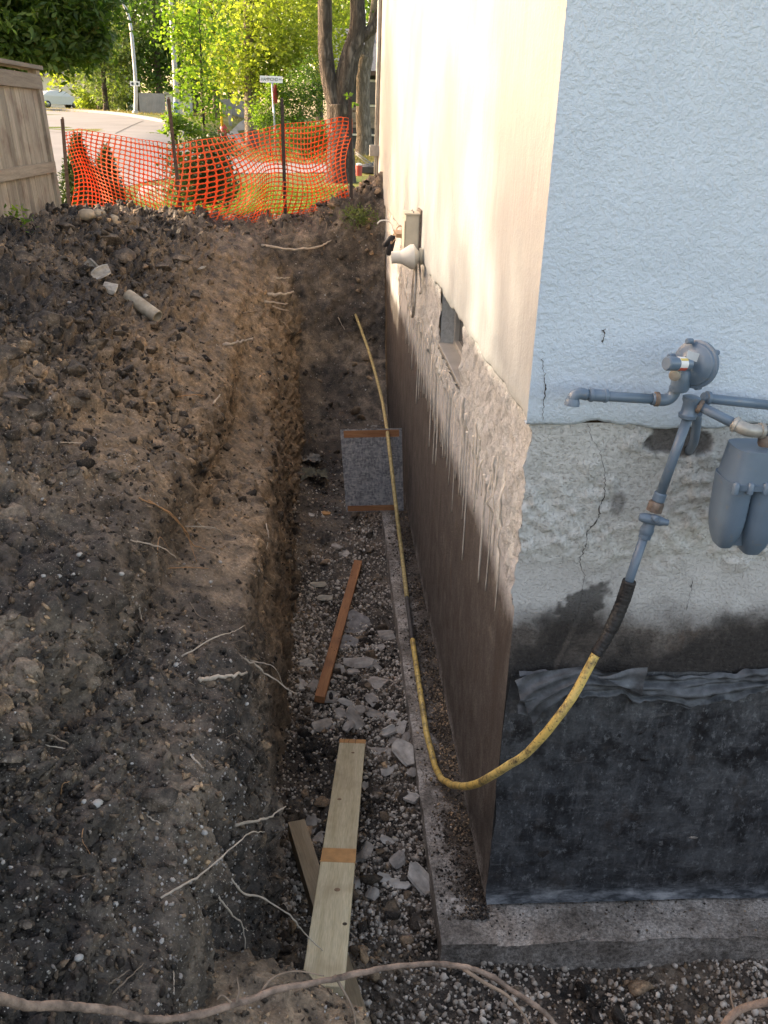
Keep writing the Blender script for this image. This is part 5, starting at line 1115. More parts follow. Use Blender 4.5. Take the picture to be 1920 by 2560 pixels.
RL = [([(340, 1943), (395, 1912), (450, 1878), (520, 1815), (545, 1797), (572, 1798)], 5, RP, 'long pale root slanting over the near trench edge'), ([(505, 1784), (555, 1773), (585, 1763), (617, 1740)], 7, RP, 'pale root reaching out above the long slanting root'),
 ([(500, 1899), (525, 1929), (565, 1939), (625, 1978), (660, 2018), (712, 2070), (735, 2120)], 5, RP, 'long thin root crossing in front of the pale plank'), ([(472, 1936), (500, 1974), (525, 2004), (530, 2049)], 5, RP, 'forked white rootlet hanging on the trench face'),
 ([(525, 2004), (550, 2019)], 3, RP, 'short twig beside the forked white rootlet'), ([(392, 1418), (465, 1377), (500, 1366), (530, 1351)], 4, RP, 'thin pale root above the thick cut root'), ([(300, 1306), (307, 1341), (330, 1381)], 4, RP, 'short upright white root on the ledge'),
 ([(425, 1471), (465, 1463), (505, 1458), (532, 1453)], 12, RP, 'thick cut pale root sticking out at the lip'), ([(480, 1405), (535, 1426), (575, 1456), (640, 1501)], 6, RP, 'root dropping from the lip into the trench'), ([(535, 1426), (590, 1440), (612, 1480)], 3, RP, 'thin branch beside the root dropping into the trench'),
 ([(300, 1075), (360, 1105), (400, 1145), (415, 1175), (445, 1186)], 4, RO, 'orange curved root on the middle slope'), ([(320, 1080), (375, 1115), (405, 1160), (425, 1215)], 3, RO, 'second orange root alongside the curved one'), ([(280, 1166), (350, 1183), (382, 1208)], 4, RP, 'pale root left of the orange curved roots'),
 ([(340, 1200), (345, 1160), (365, 1185)], 2, RO, 'tiny forked orange rootlet'), ([(420, 1121), (440, 1140), (462, 1141)], 4, RP, 'short pale root beside the orange ends'), ([(400, 1137), (465, 1141), (485, 1160)], 3, RP, 'thin root below the short pale root'), ([(425, 1041), (470, 1036), (505, 1033)], 3, RB, 'thin level root over the middle ledge'),
 ([(362, 1227), (410, 1226), (450, 1228)], 3, RO, 'thin tan root below the orange roots'), ([(565, 532), (640, 538), (690, 532), (715, 520)], 6, RP, 'pale bent root on the far end bank'), ([(578, 638), (610, 635), (635, 631)], 8, RP, 'thickest pale peg root at the far end'), ([(570, 652), (622, 656)], 5, RP, 'peg root just under the thickest peg'), ([(588, 662), (625, 672)], 4, RP, 'thin peg root third from top at the far end'),
 ([(522, 677), (555, 672), (578, 668)], 4, RB, 'brown root left of the peg roots'), ([(482, 747), (520, 738), (547, 731)], 8, RP, 'thick pale root stub on the far slope'), ([(598, 601), (625, 599)], 4, RP, 'topmost short peg root at the far end'), ([(570, 702), (598, 700)], 4, RB, 'lowest short peg root at the far end'), ([(600, 687), (615, 700), (630, 717)], 3, RP, 'drooping rootlet under the peg roots'),
 ([(730, 685), (742, 708), (755, 728)], 2, RP, 'pale rootlet on the dark end wall'), ([(460, 872), (468, 862), (475, 852)], 5, RP, 'small pale twig above the middle slope'), ([(380, 857), (420, 853), (445, 855)], 3, RO, 'orange rootlet on the upper slope'), ([(130, 955), (165, 957), (195, 955)], 3, RP, 'straight thin root left of the white stone'),
 ([(100, 1585), (140, 1602), (175, 1628)], 4, RB, 'tan root over the hollow at left'), ([(98, 1610), (135, 1616), (165, 1624)], 3, RP, 'pale rootlet beneath the tan root'), ([(410, 1630), (425, 1645), (437, 1658)], 6, RP, 'short split root above the near mound'), ([(230, 2130), (255, 2112), (280, 2095)], 4, RB, 'dry twig at the bottom left, upper'), ([(228, 2160), (270, 2120), (310, 2082)], 4, RB, 'dry twig at the bottom left, longer one'),
 ([(375, 2097), (376, 2120), (375, 2145)], 3, RP, 'upright rootlet above the thick foreground root'), ([(132, 1715), (135, 1695), (150, 1688)], 3, RO, 'curled orange rootlet by the white stones'), ([(307, 1745), (322, 1765), (345, 1778)], 5, RP, 'root lying across the biggest clod'), ([(455, 1690), (467, 1725)], 3, RB, 'small brown twig near the trench lip'), ([(180, 1790), (178, 1815), (195, 1845)], 2, RO, 'fine curled rootlet on the near bank'),
 ([(115, 780), (130, 800), (137, 815)], 4, RB, 'twig standing in the upper clod heap'), ([(410, 1300), (430, 1330), (470, 1345)], 2, RB, 'fine rootlet above the trench lip'), ([(560, 1220), (572, 1255), (590, 1270)], 2, RP, 'fine pale rootlet on the trench face'), ([(575, 1130), (580, 1160), (575, 1190)], 3, RP, 'pale rootlet on the upper trench face'), ([(700, 470), (706, 485), (700, 505)], 2, RB, 'fine root on the far end pile')]
for pts, w, m_, lab in RL: root('root', lab, pts, w, m_)
# hair roots matted on the cut face
V = []; F = []; nv = 0
pF, nF = sample(bank_V, 1500, lambda c: near_w(c)**.5*((c[:, 0] > -1.55) & (c[:, 2] < -.6) & (c[:, 2] > -2.2) & (c[:, 1] > -.4) & (c[:, 1] < 8)))
for p, nm in zip(pF, nF):
    L_ = random.uniform(.02, .09); d0 = np.array([random.uniform(-.2, .6), random.uniform(-1, 1), random.uniform(-1.3, .2)]); d0 /= np.linalg.norm(d0)
    q = np.array([p, p+d0*L_*.5+nm*.012, p+d0*L_+np.array([0, 0, -.02])+nm*.006]); v_, f_ = tube_vf(q, [.0009, .0008, .0004], 3, False)
    V += v_; F += [tuple(i+nv for i in f) for f in f_]; nv += len(v_)
tag(add('hair_roots', poly_me('hair_roots', V, F), M['root']), kind='stuff')

# ------------------------------------------------------------------ street
def sheet(name, near, far, m, nu=40, nv=14, lift=.02, world_pts=False):
    A = np.array([p if world_pts else on_ground(*p)[:2] for p in near])[:, :2]; B = np.array([p if world_pts else on_ground(*p)[:2] for p in far])[:, :2]
    A = bez(np.c_[A, np.zeros(len(A))], nu)[:, :2]; B = bez(np.c_[B, np.zeros(len(B))], nu)[:, :2]
    G_ = np.array([[A[i]*(1-j/(nv-1))+B[i]*(j/(nv-1)) for j in range(nv)] for i in range(nu)])
    Zz = gz(G_[..., 0], G_[..., 1])+lift; P = np.concatenate([G_, Zz[..., None]], -1)
    me = mesh_np(name, P.reshape(-1, 3), grid_faces(nu, nv)[:, ::-1])
    return tag(add(name, me, m), kind='structure'), A, B
rdA, A_, B_ = sheet('road', [(-20, 452), (100, 440), (200, 424), (300, 398), (390, 384), (470, 376), (545, 372)], [(-30, 234), (60, 238.5), (150, 241.5), (230, 246.5), (300, 256), (365, 268), (425, 283)], M['road'], 60, 30)
sheet('road', [(472, 377), (560, 376), (640, 375), (720, 374), (800, 373), (900, 372)], [(480, 347), (560, 348), (640, 348), (720, 348), (800, 349), (900, 350)], M['road'], 40, 8, .026)
sheet('driveway', [(470, 348), (500, 350), (535, 352), (560, 350)], [(462, 287), (480, 286), (500, 284), (512, 282)], M['walk'], 10, 20, .034)
sheet('footpath', [(500, 283), (520, 283), (540, 280)], [(525, 259), (545, 257), (560, 256)], M['walk'], 8, 10, .03)
sheet('footpath', [(285, 440), (320, 442), (352, 440)], [(305, 405), (335, 404), (365, 403)], M['walk'], 8, 8, .03)
# far kerb
kb = [np.array([*b, gz(b[0], b[1])+.02]) for b in B_]; V = []; F = []
for k, p in enumerate(kb):
    t_ = kb[min(k+1, len(kb)-1)]-kb[max(k-1, 0)]; s_ = np.array([t_[1], -t_[0], 0]); s_ /= np.linalg.norm(s_)
    for o_, h_ in ((-.02, -.05), (-.02, .13), (.14, .15), (.16, -.05)): V.append(p-s_*o_+np.array([0, 0, h_]))
    if k: F += [(4*k-4+i, 4*k-4+(i+1) % 4, 4*k+(i+1) % 4, 4*k+i) for i in range(4)]
tag(add('kerb', poly_me('kerb', V, F, False), M['walk']), kind='structure')
for k, (a, b, w) in enumerate((((150, 268), (430, 290), .12), ((100, 285), (330, 312), .10), ((250, 290), (310, 262), .08))):
    pa, pb = on_ground(*a), on_ground(*b); q = np.linspace(pa, pb, 40); q[:, 2] = gz(q[:, 0], q[:, 1])+.026; n_ = np.array([-(pb-pa)[1], (pb-pa)[0], 0]); n_ /= np.linalg.norm(n_)
    V = [x for p in q for x in (p-n_*w/2, p+n_*w/2)]; tag(add('road_joint', poly_me('road_joint', V, [(2*i, 2*i+1, 2*i+3, 2*i+2) for i in range(39)], False), M['tar']), kind='structure')

# ------------------------------------------------------------------ leaves and trees
def leaf_quads(P, size, droop=.3, aspect=.45, seed=0):
    r = np.random.default_rng(seed); n = len(P); d = r.normal(size=(n, 3)); d[:, 2] = d[:, 2]*.6-droop; d /= np.linalg.norm(d, axis=1)[:, None]
    h = r.normal(size=(n, 3)); s = np.cross(d, h); s /= np.linalg.norm(s, axis=1)[:, None]+1e-9; L = (size*(.6+.8*r.random(n)))[:, None]
    nn = np.cross(s, d)
    a = P; b = P+d*L*.5+s*L*aspect*.5+nn*L*.06; c = P+d*L; e = P+d*L*.5-s*L*aspect*.5+nn*L*.06
    V = np.stack([a, b, c, e], 1).reshape(-1, 3); F = np.arange(4*n).reshape(n, 4); return V, F
def crown_pts(ells, n, seed, clump=.16, per=14, hollow=.35):
    r = np.random.default_rng(seed); vol = np.array([e[1][0]*e[1][1]*e[1][2] for e in ells])**(2/3); vol /= vol.sum(); out = []
    for (c, rd_), f in zip(ells, vol):
        m = max(3, int(n*f/per)); d = r.normal(size=(m, 3)); d /= np.linalg.norm(d, axis=1)[:, None]
        rr = (hollow**3+(1-hollow**3)*r.random(m))**(1/3)*(1+.12*r.normal(size=m)); ce = np.array(c)+d*rr[:, None]*np.array(rd_)
        keep = fbm(ce/np.mean(rd_)*2.2+seed, 2, seed) > -.28; ce = ce[keep]
        if len(ce) == 0: continue
        sz = np.mean(rd_)*clump*(.5+r.random(len(ce)))
        q = ce[:, None]+r.normal(size=(len(ce), per, 3))*sz[:, None, None]*np.array([1, 1, .7]); out.append(q.reshape(-1, 3))
    return np.concatenate(out)
def dE(x, y, rx, ry, Y, depth=None):
    c = at(x, y, 'y', Y); k = (Y+3)*1.06/FPX*D2P; return (c, (rx*k, depth or rx*k*.9, ry*k))
def tree(name, lab, trunk, ells, n, size, lm, bm_, group=None, droop=.25, aspect=.5, clump=.16, per=14, seed=0, limbs=6, cat='tree', hollow=.35):
    """trunk = [(point, radius), ...] polyline from the ground up"""
    o = thing(name, lab, cat, tuple(np.array(trunk[0][0])), group); P = np.array([t[0] for t in trunk]); R_ = np.array([t[1] for t in trunk])
    q = bez(P, 18); rr = np.interp(np.linspace(0, 1, 18), np.linspace(0, 1, len(R_)), R_); rr[0] *= 1.25
    tr = ptube('trunk', q, rr, bm_, o, 12); rnd = random.Random(seed)
    for k in range(limbs):
        c, rd_ = ells[k % len(ells)]; s0 = q[rnd.randint(9, 17)]; e_ = np.array(c)+np.array([rnd.uniform(-.7, .7)*rd_[0], rnd.uniform(-.7, .7)*rd_[1], rnd.uniform(-.3, .7)*rd_[2]])
        mid = (s0+e_)/2+np.array([rnd.uniform(-.2, .2)*rd_[0], 0, .1*rd_[2]]); lq = bez([s0, mid, e_], 10)
        tube('limb', lq-np.array(o.location), np.linspace(R_[-1]*.6, R_[-1]*.12, 10), bm_, o, 6)
    V, F = leaf_quads(crown_pts(ells, n, seed, clump, per, hollow), size, droop, aspect, seed)
    add('crown', mesh_np('crown', V-np.array(o.location), F, False), lm, o); return o
def gp_(x, Y, dz=-.1):                                  # ground point under picture column x at depth Y
    c = at(x, 300, 'y', Y); return np.array([c[0], Y, float(gz(c[0], Y))+dz])
def simple_trunk(x, Y, h, r, lean=0.):
    b = gp_(x, Y); return [(b, r), (b+[lean*.4, 0, h*.5], r*.8), (b+[lean, 0, h], r*.55)]
# overhanging tree at the top left, and its neighbour out of frame that shades the house corner
Y0 = 10.6
b0 = np.array([-7.6, 10.8, -.5])
tree('overhanging_tree', 'dark leafy tree hanging over the wooden fence', [(b0, .17), (b0+[.2, 0, 1.6], .14), (b0+[.7, -.1, 3.2], .10)],
     [dE(40, 30, 150, 95, Y0, 1.0), dE(140, -40, 92, 120, Y0, 1.0), dE(170, 60, 58, 58, Y0, .6), dE(95, 95, 105, 48, Y0, .7), dE(-60, 60, 120, 90, Y0, 1.), dE(20, -140, 190, 120, Y0, 1.2)], 30000, .125, M['leaf_dark'], M['bark'], droop=.45, aspect=.34, clump=.10, per=10, seed=3, limbs=8, hollow=.2)
b0 = np.array([-15., 5.2, -.5])
tree('shade_tree', 'leafy yard tree left of the dig, outside the picture', [(b0, .24), (b0+[.1, 0, 2.6], .2), (b0+[.1, .1, 5.4], .15)],
     [((-14.8, 5.2, 8.1), (1.7, 1.5, 2.0)), ((-14.6, 3.4, 8.4), (1.6, 1.6, 2.4)), ((-15, 5.5, 9.6), (1.5, 1.5, 2.)), ((-14.9, 5.55, 6.35), (1.2, 1.0, .65)), ((-14.9, 4.7, 6.4), (1.2, 1.0, .7)), ((-15.2, 7.2, 9.3), (1.2, 1.3, 1.6))], 26000, .15, M['leaf_mid'], M['bark'], droop=.4, aspect=.5, clump=.16, per=10, seed=4, hollow=.1)
b0 = np.array([-25.5, 13.4, -.5])  # unseen tree, added so its thin crown dims and dapples the sunlit long wall
tree('added_dapple_tree', 'tall sparse tree added out of view to thin the sun on the long wall', [(b0, .3), (b0+[.1, 0, 4.6], .24), (b0+[.1, .1, 9.4], .16)],
     [((-25, 11.6, 10.6), (2., 1.7, 2.4)), ((-25, 14.6, 11.4), (2., 1.9, 2.4)), ((-25, 17.3, 10.8), (2., 1.6, 2.2))], 4600, .24, M['leaf_mid'], M['bark'], droop=.3, aspect=.6, clump=.2, per=12, seed=14, hollow=.1)
# far and middle trees
FT = [('broad_tree', 'yellow green tree behind the white car', 222, 82, 10, .22, [(130, 100, 80, 62), (200, 80, 70, 80)], 'leaf_yel', 5200, .34), ('broad_tree', 'grey green tree left of the first lamp post', 235, 70, 9, .2, [(225, 150, 62, 56), (240, 80, 75, 70)], 'leaf_grey', 5600, .30),
      ('broad_tree', 'dark green tree behind the first lamp post', 305, 74, 11, .25, [(300, 110, 62, 85), (310, 20, 90, 80)], 'leaf_mid', 6000, .32), ('broad_tree', 'dark tree between the two lamp posts', 350, 70, 11, .25, [(345, 140, 45, 55), (350, 40, 70, 85)], 'leaf_dark', 6000, .30),
      ('broad_tree', 'tall dark tree behind the young tree', 425, 76, 12, .25, [(420, 150, 50, 55), (420, 40, 80, 100)], 'leaf_dark', 6500, .32), ('broad_tree', 'bright yellow green tree above the fire hydrant', 470, 56, 9, .22, [(455, 80, 75, 70), (490, 20, 90, 70), (480, 150, 55, 42)], 'leaf_yel', 8500, .24),
      ('broad_tree', 'large yellow green tree behind the street sign', 543, 43, 7, .32, [(560, 90, 100, 85), (620, 40, 95, 80), (520, 160, 70, 55), (610, 140, 70, 50)], 'leaf_yel', 15000, .19), ('broad_tree', 'green tree behind the twin trunk tree', 690, 52, 8, .24, [(680, 80, 75, 90), (650, -10, 100, 70)], 'leaf_yel', 8500, .22),
      ('broad_tree', 'bright green tree behind the far house', 770, 84, 12, .3, [(760, 50, 70, 70), (800, 20, 60, 80)], 'leaf_fresh', 5000, .34), ('broad_tree', 'distant tree filling the sky at left', 250, 105, 14, .3, [(230, 20, 130, 100)], 'leaf_mid', 4200, .45),
      ('broad_tree', 'distant tree filling the sky in the middle', 480, 105, 14, .3, [(420, 20, 110, 100), (560, 20, 110, 100)], 'leaf_mid', 6000, .45), ('broad_tree', 'distant tree filling the sky at right', 690, 100, 14, .3, [(690, 20, 110, 100), (800, 20, 70, 110)], 'leaf_mid', 5000, .45), ('broad_tree', 'distant dark tree low behind the young tree', 500, 92, 8, .3, [(480, 190, 80, 45), (400, 195, 60, 45)], 'leaf_dark', 4200, .36)]
for k, (nm, lab, tx, Y, h, r, el, lm, n, sz) in enumerate(FT):
    tree(nm, lab, simple_trunk(tx, Y, h, r), [dE(*e_, Y) for e_ in el], n, sz, M[lm], M['bark_lt'] if Y == 43 else M['bark'], 'trees along the far side of the street', seed=20+k, limbs=5, per=12, clump=.13, aspect=.62)
SB = [('shrub', 'dark dense shrub right of the street sign', 655, 39, [(650, 225, 48, 55), (672, 185, 36, 55), (630, 255, 34, 32)], 'leaf_dark', 6500, .13), ('shrub', 'bright green shrub at the foot of the street sign', 585, 38.5, [(575, 245, 32, 38), (600, 200, 26, 30)], 'leaf_fresh', 3200, .13), ('shrub', 'dark low shrub behind the right end of the net', 660, 35, [(650, 305, 55, 28), (690, 300, 36, 32)], 'leaf_dark', 3800, .12),
      ('shrub', 'yellow weed clump at the far kerb beside the car', 165, 84, [(183, 212, 20, 18), (205, 222, 24, 12)], 'leaf_yel', 2400, .26), ('shrub', 'straggly shrub at the far kerb left of the lamp post', 255, 76, [(245, 205, 38, 32), (272, 222, 20, 20)], 'leaf_grey', 3000, .24), ('shrub', 'weed clump at the left end of the far kerb', 105, 88, [(96, 226, 5, 5), (225, 228, 30, 7)], 'leaf_yel', 1500, .22),
      ('shrub', 'leafy weeds behind the tall leaning net post', 400, 13.2, [(372, 250, 20, 17), (392, 276, 32, 20), (425, 288, 26, 12)], 'leaf_fresh', 1100, .085), ('shrub', 'rounded evergreen bush behind the middle of the net', 435, 12., [(430, 355, 62, 52), (460, 330, 48, 40), (410, 400, 50, 42), (470, 400, 40, 40)], 'leaf_cedar', 10000, .06)]
for k, (nm, lab, tx, Y, el, lm, n, sz) in enumerate(SB):
    b = gp_(tx, Y); ee = [dE(*e_, Y) for e_ in el]; c = np.array(ee[0][0])
    tree(nm, lab, [(b, .03), ((b+c)/2, .025), (c, .012)], ee, n, sz, M[lm], M['twig'], 'shrubs', seed=60+k, limbs=4, cat='shrub', clump=.15, per=8, hollow=.1)
def cedar(lab, apex, basec, Y, halfw, n, seed):
    a = at(*apex, 'y', Y); b = at(*basec, 'y', Y); b[2] = min(b[2], gz(b[0], Y)); k = (Y+3)*1.06/FPX*D2P; r = np.random.default_rng(seed)
    t = r.random(n)**.6; w = halfw*k*(t**.8)*(.55+.5*r.random(n)); an = r.random(n)*2*math.pi; spk = 1+.25*np.sin(an*7+t*30)
    P = a+(b-a)*t[:, None]+np.stack([np.cos(an)*w*spk, np.sin(an)*w*spk, r.normal(0, .02, n)], -1)
    o = thing('cedar_shrub', lab, 'shrub', tuple(b), 'cedar shrubs'); ptube('trunk', [b-np.array([0, 0, .1]), a], np.array([.03, .006]), M['twig'], o, 6)
    V, F = leaf_quads(P, .075, -.55, .3, seed); add('crown', mesh_np('crown', V-np.array(o.location), F, False), M['leaf_cedar'], o)
cedar('pointed cedar shrub behind the left end of the net', (165, 290), (178, 470), 11.2, 50, 5200, 81); cedar('pointed cedar shrub second from the left post of the net', (228, 318), (228, 470), 11.4, 46, 4600, 82)
# young tree between net and street
yb = gp_(447, 14.5); tree('young_tree', 'slender young tree with bright leaves right behind the net', [(yb, .03), (at(440, 260, 'y', 14.5), .026), (at(434, 130, 'y', 14.5), .02), (at(430, 0, 'y', 14.5), .012)],
   [dE(440, 235, 40, 26, 14.5), dE(395, 215, 26, 18, 14.5), dE(425, 165, 50, 34, 14.5), dE(450, 95, 62, 48, 14.5), dE(430, 20, 66, 50, 14.5), dE(380, 70, 40, 40, 14.5), dE(462, 205, 24, 16, 14.5)], 3000, .085, M['leaf_fresh'], M['twig'], None, .3, .62, .2, 7, 90, 9, hollow=0.)
# twin trunk boulevard tree
Yt = 23.; P_ = lambda x, y: at(x, y, 'y', Yt); tw = thing('twin_trunk_tree', 'big dark barked tree with two trunks right of the net', 'tree', tuple(gp_(737, Yt)))
def bark_tube(name, pts, rr, m, par, n=40, seg=26, seed=0):
    q = bez(pts, n); r_ = np.interp(np.linspace(0, 1, n), np.linspace(0, 1, len(rr)), rr); V, F = tube_vf(q, r_, seg); V = np.array(V); k = n*seg
    ctr = np.repeat(q, seg, 0); d = V[:k]-ctr; dn = d/np.linalg.norm(d, axis=1)[:, None]
    V[:k] += dn*(.10*r_.mean()*fbm(V[:k]*np.array([9, 9, 2.])/max(r_.mean()/.15, .5), 4, seed))[:, None]
    return add(name, poly_me(name, V-np.array(par.location), F), m, par)
bark_tube('trunk', [gp_(737, Yt, -.3), P_(736, 340), P_(735, 270), P_(733, 225)], [.46, .36, .33, .35], M['bark'], tw, 40, 28, 1)
bark_tube('limb', [P_(727, 240), P_(715, 190), P_(704, 120), P_(702, 40), P_(700, -80), P_(690, -240)], [.21, .205, .19, .18, .16, .12], M['bark'], tw, 50, 20, 2)
bark_tube('limb', [P_(738, 245), P_(742, 190), P_(755, 130), P_(772, 70), P_(772, 0), P_(765, -120), P_(790, -260)], [.25, .26, .25, .22, .19, .16, .1], M['bark'], tw, 50, 20, 3)
bark_tube('limb', [P_(772, 85), P_(792, 72), P_(812, 50), P_(830, -20)], [.16, .14, .12, .09], M['bark'], tw, 24, 14, 4)
V, F = leaf_quads(crown_pts([dE(700, -330, 260, 140, Yt, 3.), dE(760, -230, 180, 110, Yt, 2.5), dE(610, -240, 150, 110, Yt, 2.5), dE(755, 195, 15, 22, Yt-.6, .3)], 9000, 7, .13, 12), .14, .3, .5, 9)
add('crown', mesh_np('crown', V-np.array(tw.location), F, False), M['leaf_fresh'], tw)
Y2 = 44.; P2 = lambda x, y: at(x, y, 'y', Y2); t2 = thing('street_tree', 'pale barked street tree in front of the far house', 'tree', tuple(gp_(785, Y2)))
bark_tube('trunk', [gp_(785, Y2, -.3), P2(786, 300), P2(784, 240), P2(785, 170), P2(792, 120)], [.5, .36, .33, .33, .34], M['bark_lt'], t2, 40, 22, 5)
bark_tube('limb', [P2(794, 125), P2(800, 80), P2(812, 0), P2(830, -120)], [.25, .22, .2, .14], M['bark_lt'], t2, 24, 14, 6); bark_tube('limb', [P2(787, 135), P2(775, 90), P2(765, 10), P2(750, -120)], [.22, .2, .17, .12], M['bark_lt'], t2, 24, 14, 7)
V, F = leaf_quads(crown_pts([dE(790, -170, 150, 120, Y2, 4.)], 4000, 8, .14, 12), .2, .3, .5, 10); add('crown', mesh_np('crown', V-np.array(t2.location), F, False), M['leaf_fresh'], t2)
# weeds and grass
def blades(name, n, x0, x1, y0, y1, h, m, seed, lean=.5, zf=None, wdt=.006):
    r = np.random.default_rng(seed); x = x0+(x1-x0)*r.random(n); y = y0+(y1-y0)*r.random(n); z = gz(x, y)-.01; k = ~((x > -.02) & (y < 10.42)); x, y, z = x[k], y[k], z[k]; n = len(x)
    b = np.stack([x, y, z], -1); an = r.random(n)*6.28; s = np.stack([np.cos(an), np.sin(an), 0*an], -1)*wdt; hh = h*(.5+r.random(n)); t_ = np.stack([r.normal(0, lean, n)*hh, r.normal(0, lean, n)*hh, hh], -1)
    V = np.stack([b-s, b+s, b+t_], 1).reshape(-1, 3); return tag(add(name, mesh_np(name, V, np.arange(3*n).reshape(n, 3), False), m), kind='stuff')
blades('grass', 42000, -4.6, 2.5, 10.2, 21, .075, M['blade'], 201, .5, None, .007); blades('dry_grass', 9000, -6.5, 3., 33, 43, .14, M['blade_dry'], 202, .6, None, .02); blades('far_verge_grass', 6000, -30, -6, 62, 80, .13, M['blade_dry'], 203, .5, None, .03)
r = np.random.default_rng(5); Pd = np.stack([at(395+r.normal(0, 32), 492+r.normal(0, 6), 'y', 9.35+r.random()*.4) for _ in range(900)]); Pd[:, 2] = np.maximum(Pd[:, 2], -.45)
V, F = leaf_quads(Pd, .06, 0, .45, 6); tag(add('dry_leaves', mesh_np('dry_leaves', V, F, False), M['leaf_dry']), kind='stuff')
p, nm, _ = hit(775, 468); Pm = p+np.random.default_rng(8).normal(size=(900, 3))*np.array([.10, .10, .05]); V, F = leaf_quads(Pm, .05, -.2, .25, 12)
tag(add('sod_tuft', mesh_np('sod_tuft', V, F, False), M['leaf_grey']), 'green grassy sod tuft on the pile by the wall', 'sod')
p, nm, _ = hit(44, 492); Pm = p+np.array([0, 0, .08])+np.random.default_rng(9).normal(size=(60, 3))*np.array([.05, .05, .06]); V, F = leaf_quads(Pm, .06, -.2, .35, 13)
tag(add('weed_sprig', mesh_np('weed_sprig', V, F, False), M['leaf_fresh']), 'small green weed sprig at the foot of the wooden fence', 'weed')

# ------------------------------------------------------------------ street furniture, buildings, car
def lamp_post(lab, base_x, Y, pts, r, extra=None):
    b = gp_(base_x, Y); o = thing('street_lamp', lab, 'street lamp', tuple(b), 'street lamps'); q = [b]+[at(x, y, 'y', Y) for x, y in pts]
    ptube('pole', bez(q, 40), np.linspace(r, r*.5, 40), M['pole'], o, 14); plathe('base', [(-.1, r*1.7), (.25, r*1.7), (.32, r*1.1)], (0, 0, 1), b, M['pole'], o, 14); return o, q
o, q = lamp_post('grey street lamp with curved arm and a small sign', 297, 64, [(293, 180), (286, 90), (281, 50), (272, 20), (255, -5), (225, -20), (190, -25)], .13)
e_ = q[-1]; pbox('lamp_head', tuple(e_+[-.9, -.2, -.1]), tuple(e_+[.1, .2, .1]), M['pole'], o, .05)
c = at(291.5, 181, 'y', 63.75); sg = thing('parking_sign', 'small white parking sign on the curved lamp post', 'sign', tuple(c)); pbox('panel', tuple(c+[-.32, -.02, -.15]), tuple(c+[.32, .02, .15]), M['sign'], sg, .01)
for dx in (-.16, .16):
    plathe('symbol', [(0, .085), (.004, .085), (.004, .06)], (0, -1, 0), c+[dx, -.021, 0], M['ink'], sg, 16)
    pbox('symbol_bar', tuple(c+[dx-.012, -.026, -.07]), tuple(c+[dx+.012, -.0215, .07]), M['ink'], sg)
o, q = lamp_post('straight grey street lamp pole with a blue mark', 384.5, 47, [(379, 170), (371, 40), (366, -60), (362, -130)], .15)
plathe('head', [(0, .10), (.3, .14), (.4, .06)], (0, 0, 1), q[-1], M['pole'], o, 12); M['blue'] = flat('blue_paint', (.05, .14, .34), .6); plathe('blue_mark', [(0, .153), (.5, .152)], at(379, 170, 'y', 47)-gp_(384.5, 47), gp_(384.5, 47)+[.0, 0, .55], M['blue'], o, 14)
# street name sign with stop sign
Ys = 38.; sb = gp_(596, Ys); ss = thing('street_sign', 'street name sign reading HAMMOND RD on a steel post', 'street sign', tuple(sb)); stp = at(588, 178, 'y', Ys); ptube('post', [sb, stp], .045, M['pole'], ss, 10)
cB = at(586, 171.5, 'y', Ys); bl_w, bl_h = .46, .125
pbox('blade', tuple(cB+[-bl_w, -.012, -bl_h]), tuple(cB+[bl_w, .012, bl_h]), M['sign'], ss, .004)
def text_mesh(name, body, size, loc, m, par):
    cu = bpy.data.curves.new(name, 'FONT'); cu.body = body; cu.size = size; cu.extrude = .002; cu.align_x = 'LEFT'; cu.align_y = 'CENTER'
    t_ = bpy.data.objects.new(name, cu); COL.objects.link(t_); bpy.context.view_layer.update(); me = bpy.data.meshes.new_from_object(t_.evaluated_get(bpy.context.evaluated_depsgraph_get())); bpy.data.objects.remove(t_)
    o = add(name, me, m, par); o.location = np.array(loc)-np.array(par.location); o.rotation_euler = (math.pi/2, 0, 0); return o
o = text_mesh('lettering', 'HAMMOND', .165, cB+[-.42, -.0165, -.005], M['ink'], ss); o.scale = (.80, 1.1, 1); o = text_mesh('lettering', 'RD', .09, cB+[.31, -.0165, .005], M['ink'], ss)
sc = at(592.5, 203, 'y', Ys+.02); bm = bmesh.new()
for dy in (-.006, .006): bm.faces.new([bm.verts.new((.07*math.cos(rad(22.5+45*k))*0+.39*math.cos(rad(22.5+45*k)), dy, .39*math.sin(rad(22.5+45*k)))) for k in range(8)])
v = bm.verts[:]; 
for k in range(8): bm.faces.new((v[k], v[(k+1) % 8], v[8+(k+1) % 8], v[8+k]))
so_ = add('stop_panel', to_me('stop_panel', bm), M['stop'], ss); so_.location = sc-np.array(sb)+np.array([.06, 0, 0]); so_.rotation_euler = (0, 0, rad(80))
# hydrant and its marker
hb = gp_(484, 40.); hy = thing('fire_hydrant', 'red fire hydrant with a yellow marker pole behind the net', 'hydrant', tuple(hb)); zt_ = at(484, 268, 'y', 40.)[2]-hb[2]
plathe('barrel', [(0, .17), (.06, .17), (.07, .13), (zt_-.22, .13), (zt_-.21, .16), (zt_-.15, .16), (zt_-.1, .13), (zt_-.03, .07), (zt_, .04)], (0, 0, 1), hb, M['hyd'], hy, 18)
for sx_ in (-1, 1): plathe('nozzle', [(0, .07), (.10, .07), (.11, .085), (.15, .085), (.16, .05)], (sx_, 0, 0), hb+[sx_*.10, 0, zt_-.30], M['hyd'], hy, 12)
ptube('marker_pole', [at(480, 272, 'y', 39.9), at(477, 222, 'y', 39.9)], .055, M['mark'], hy, 8)
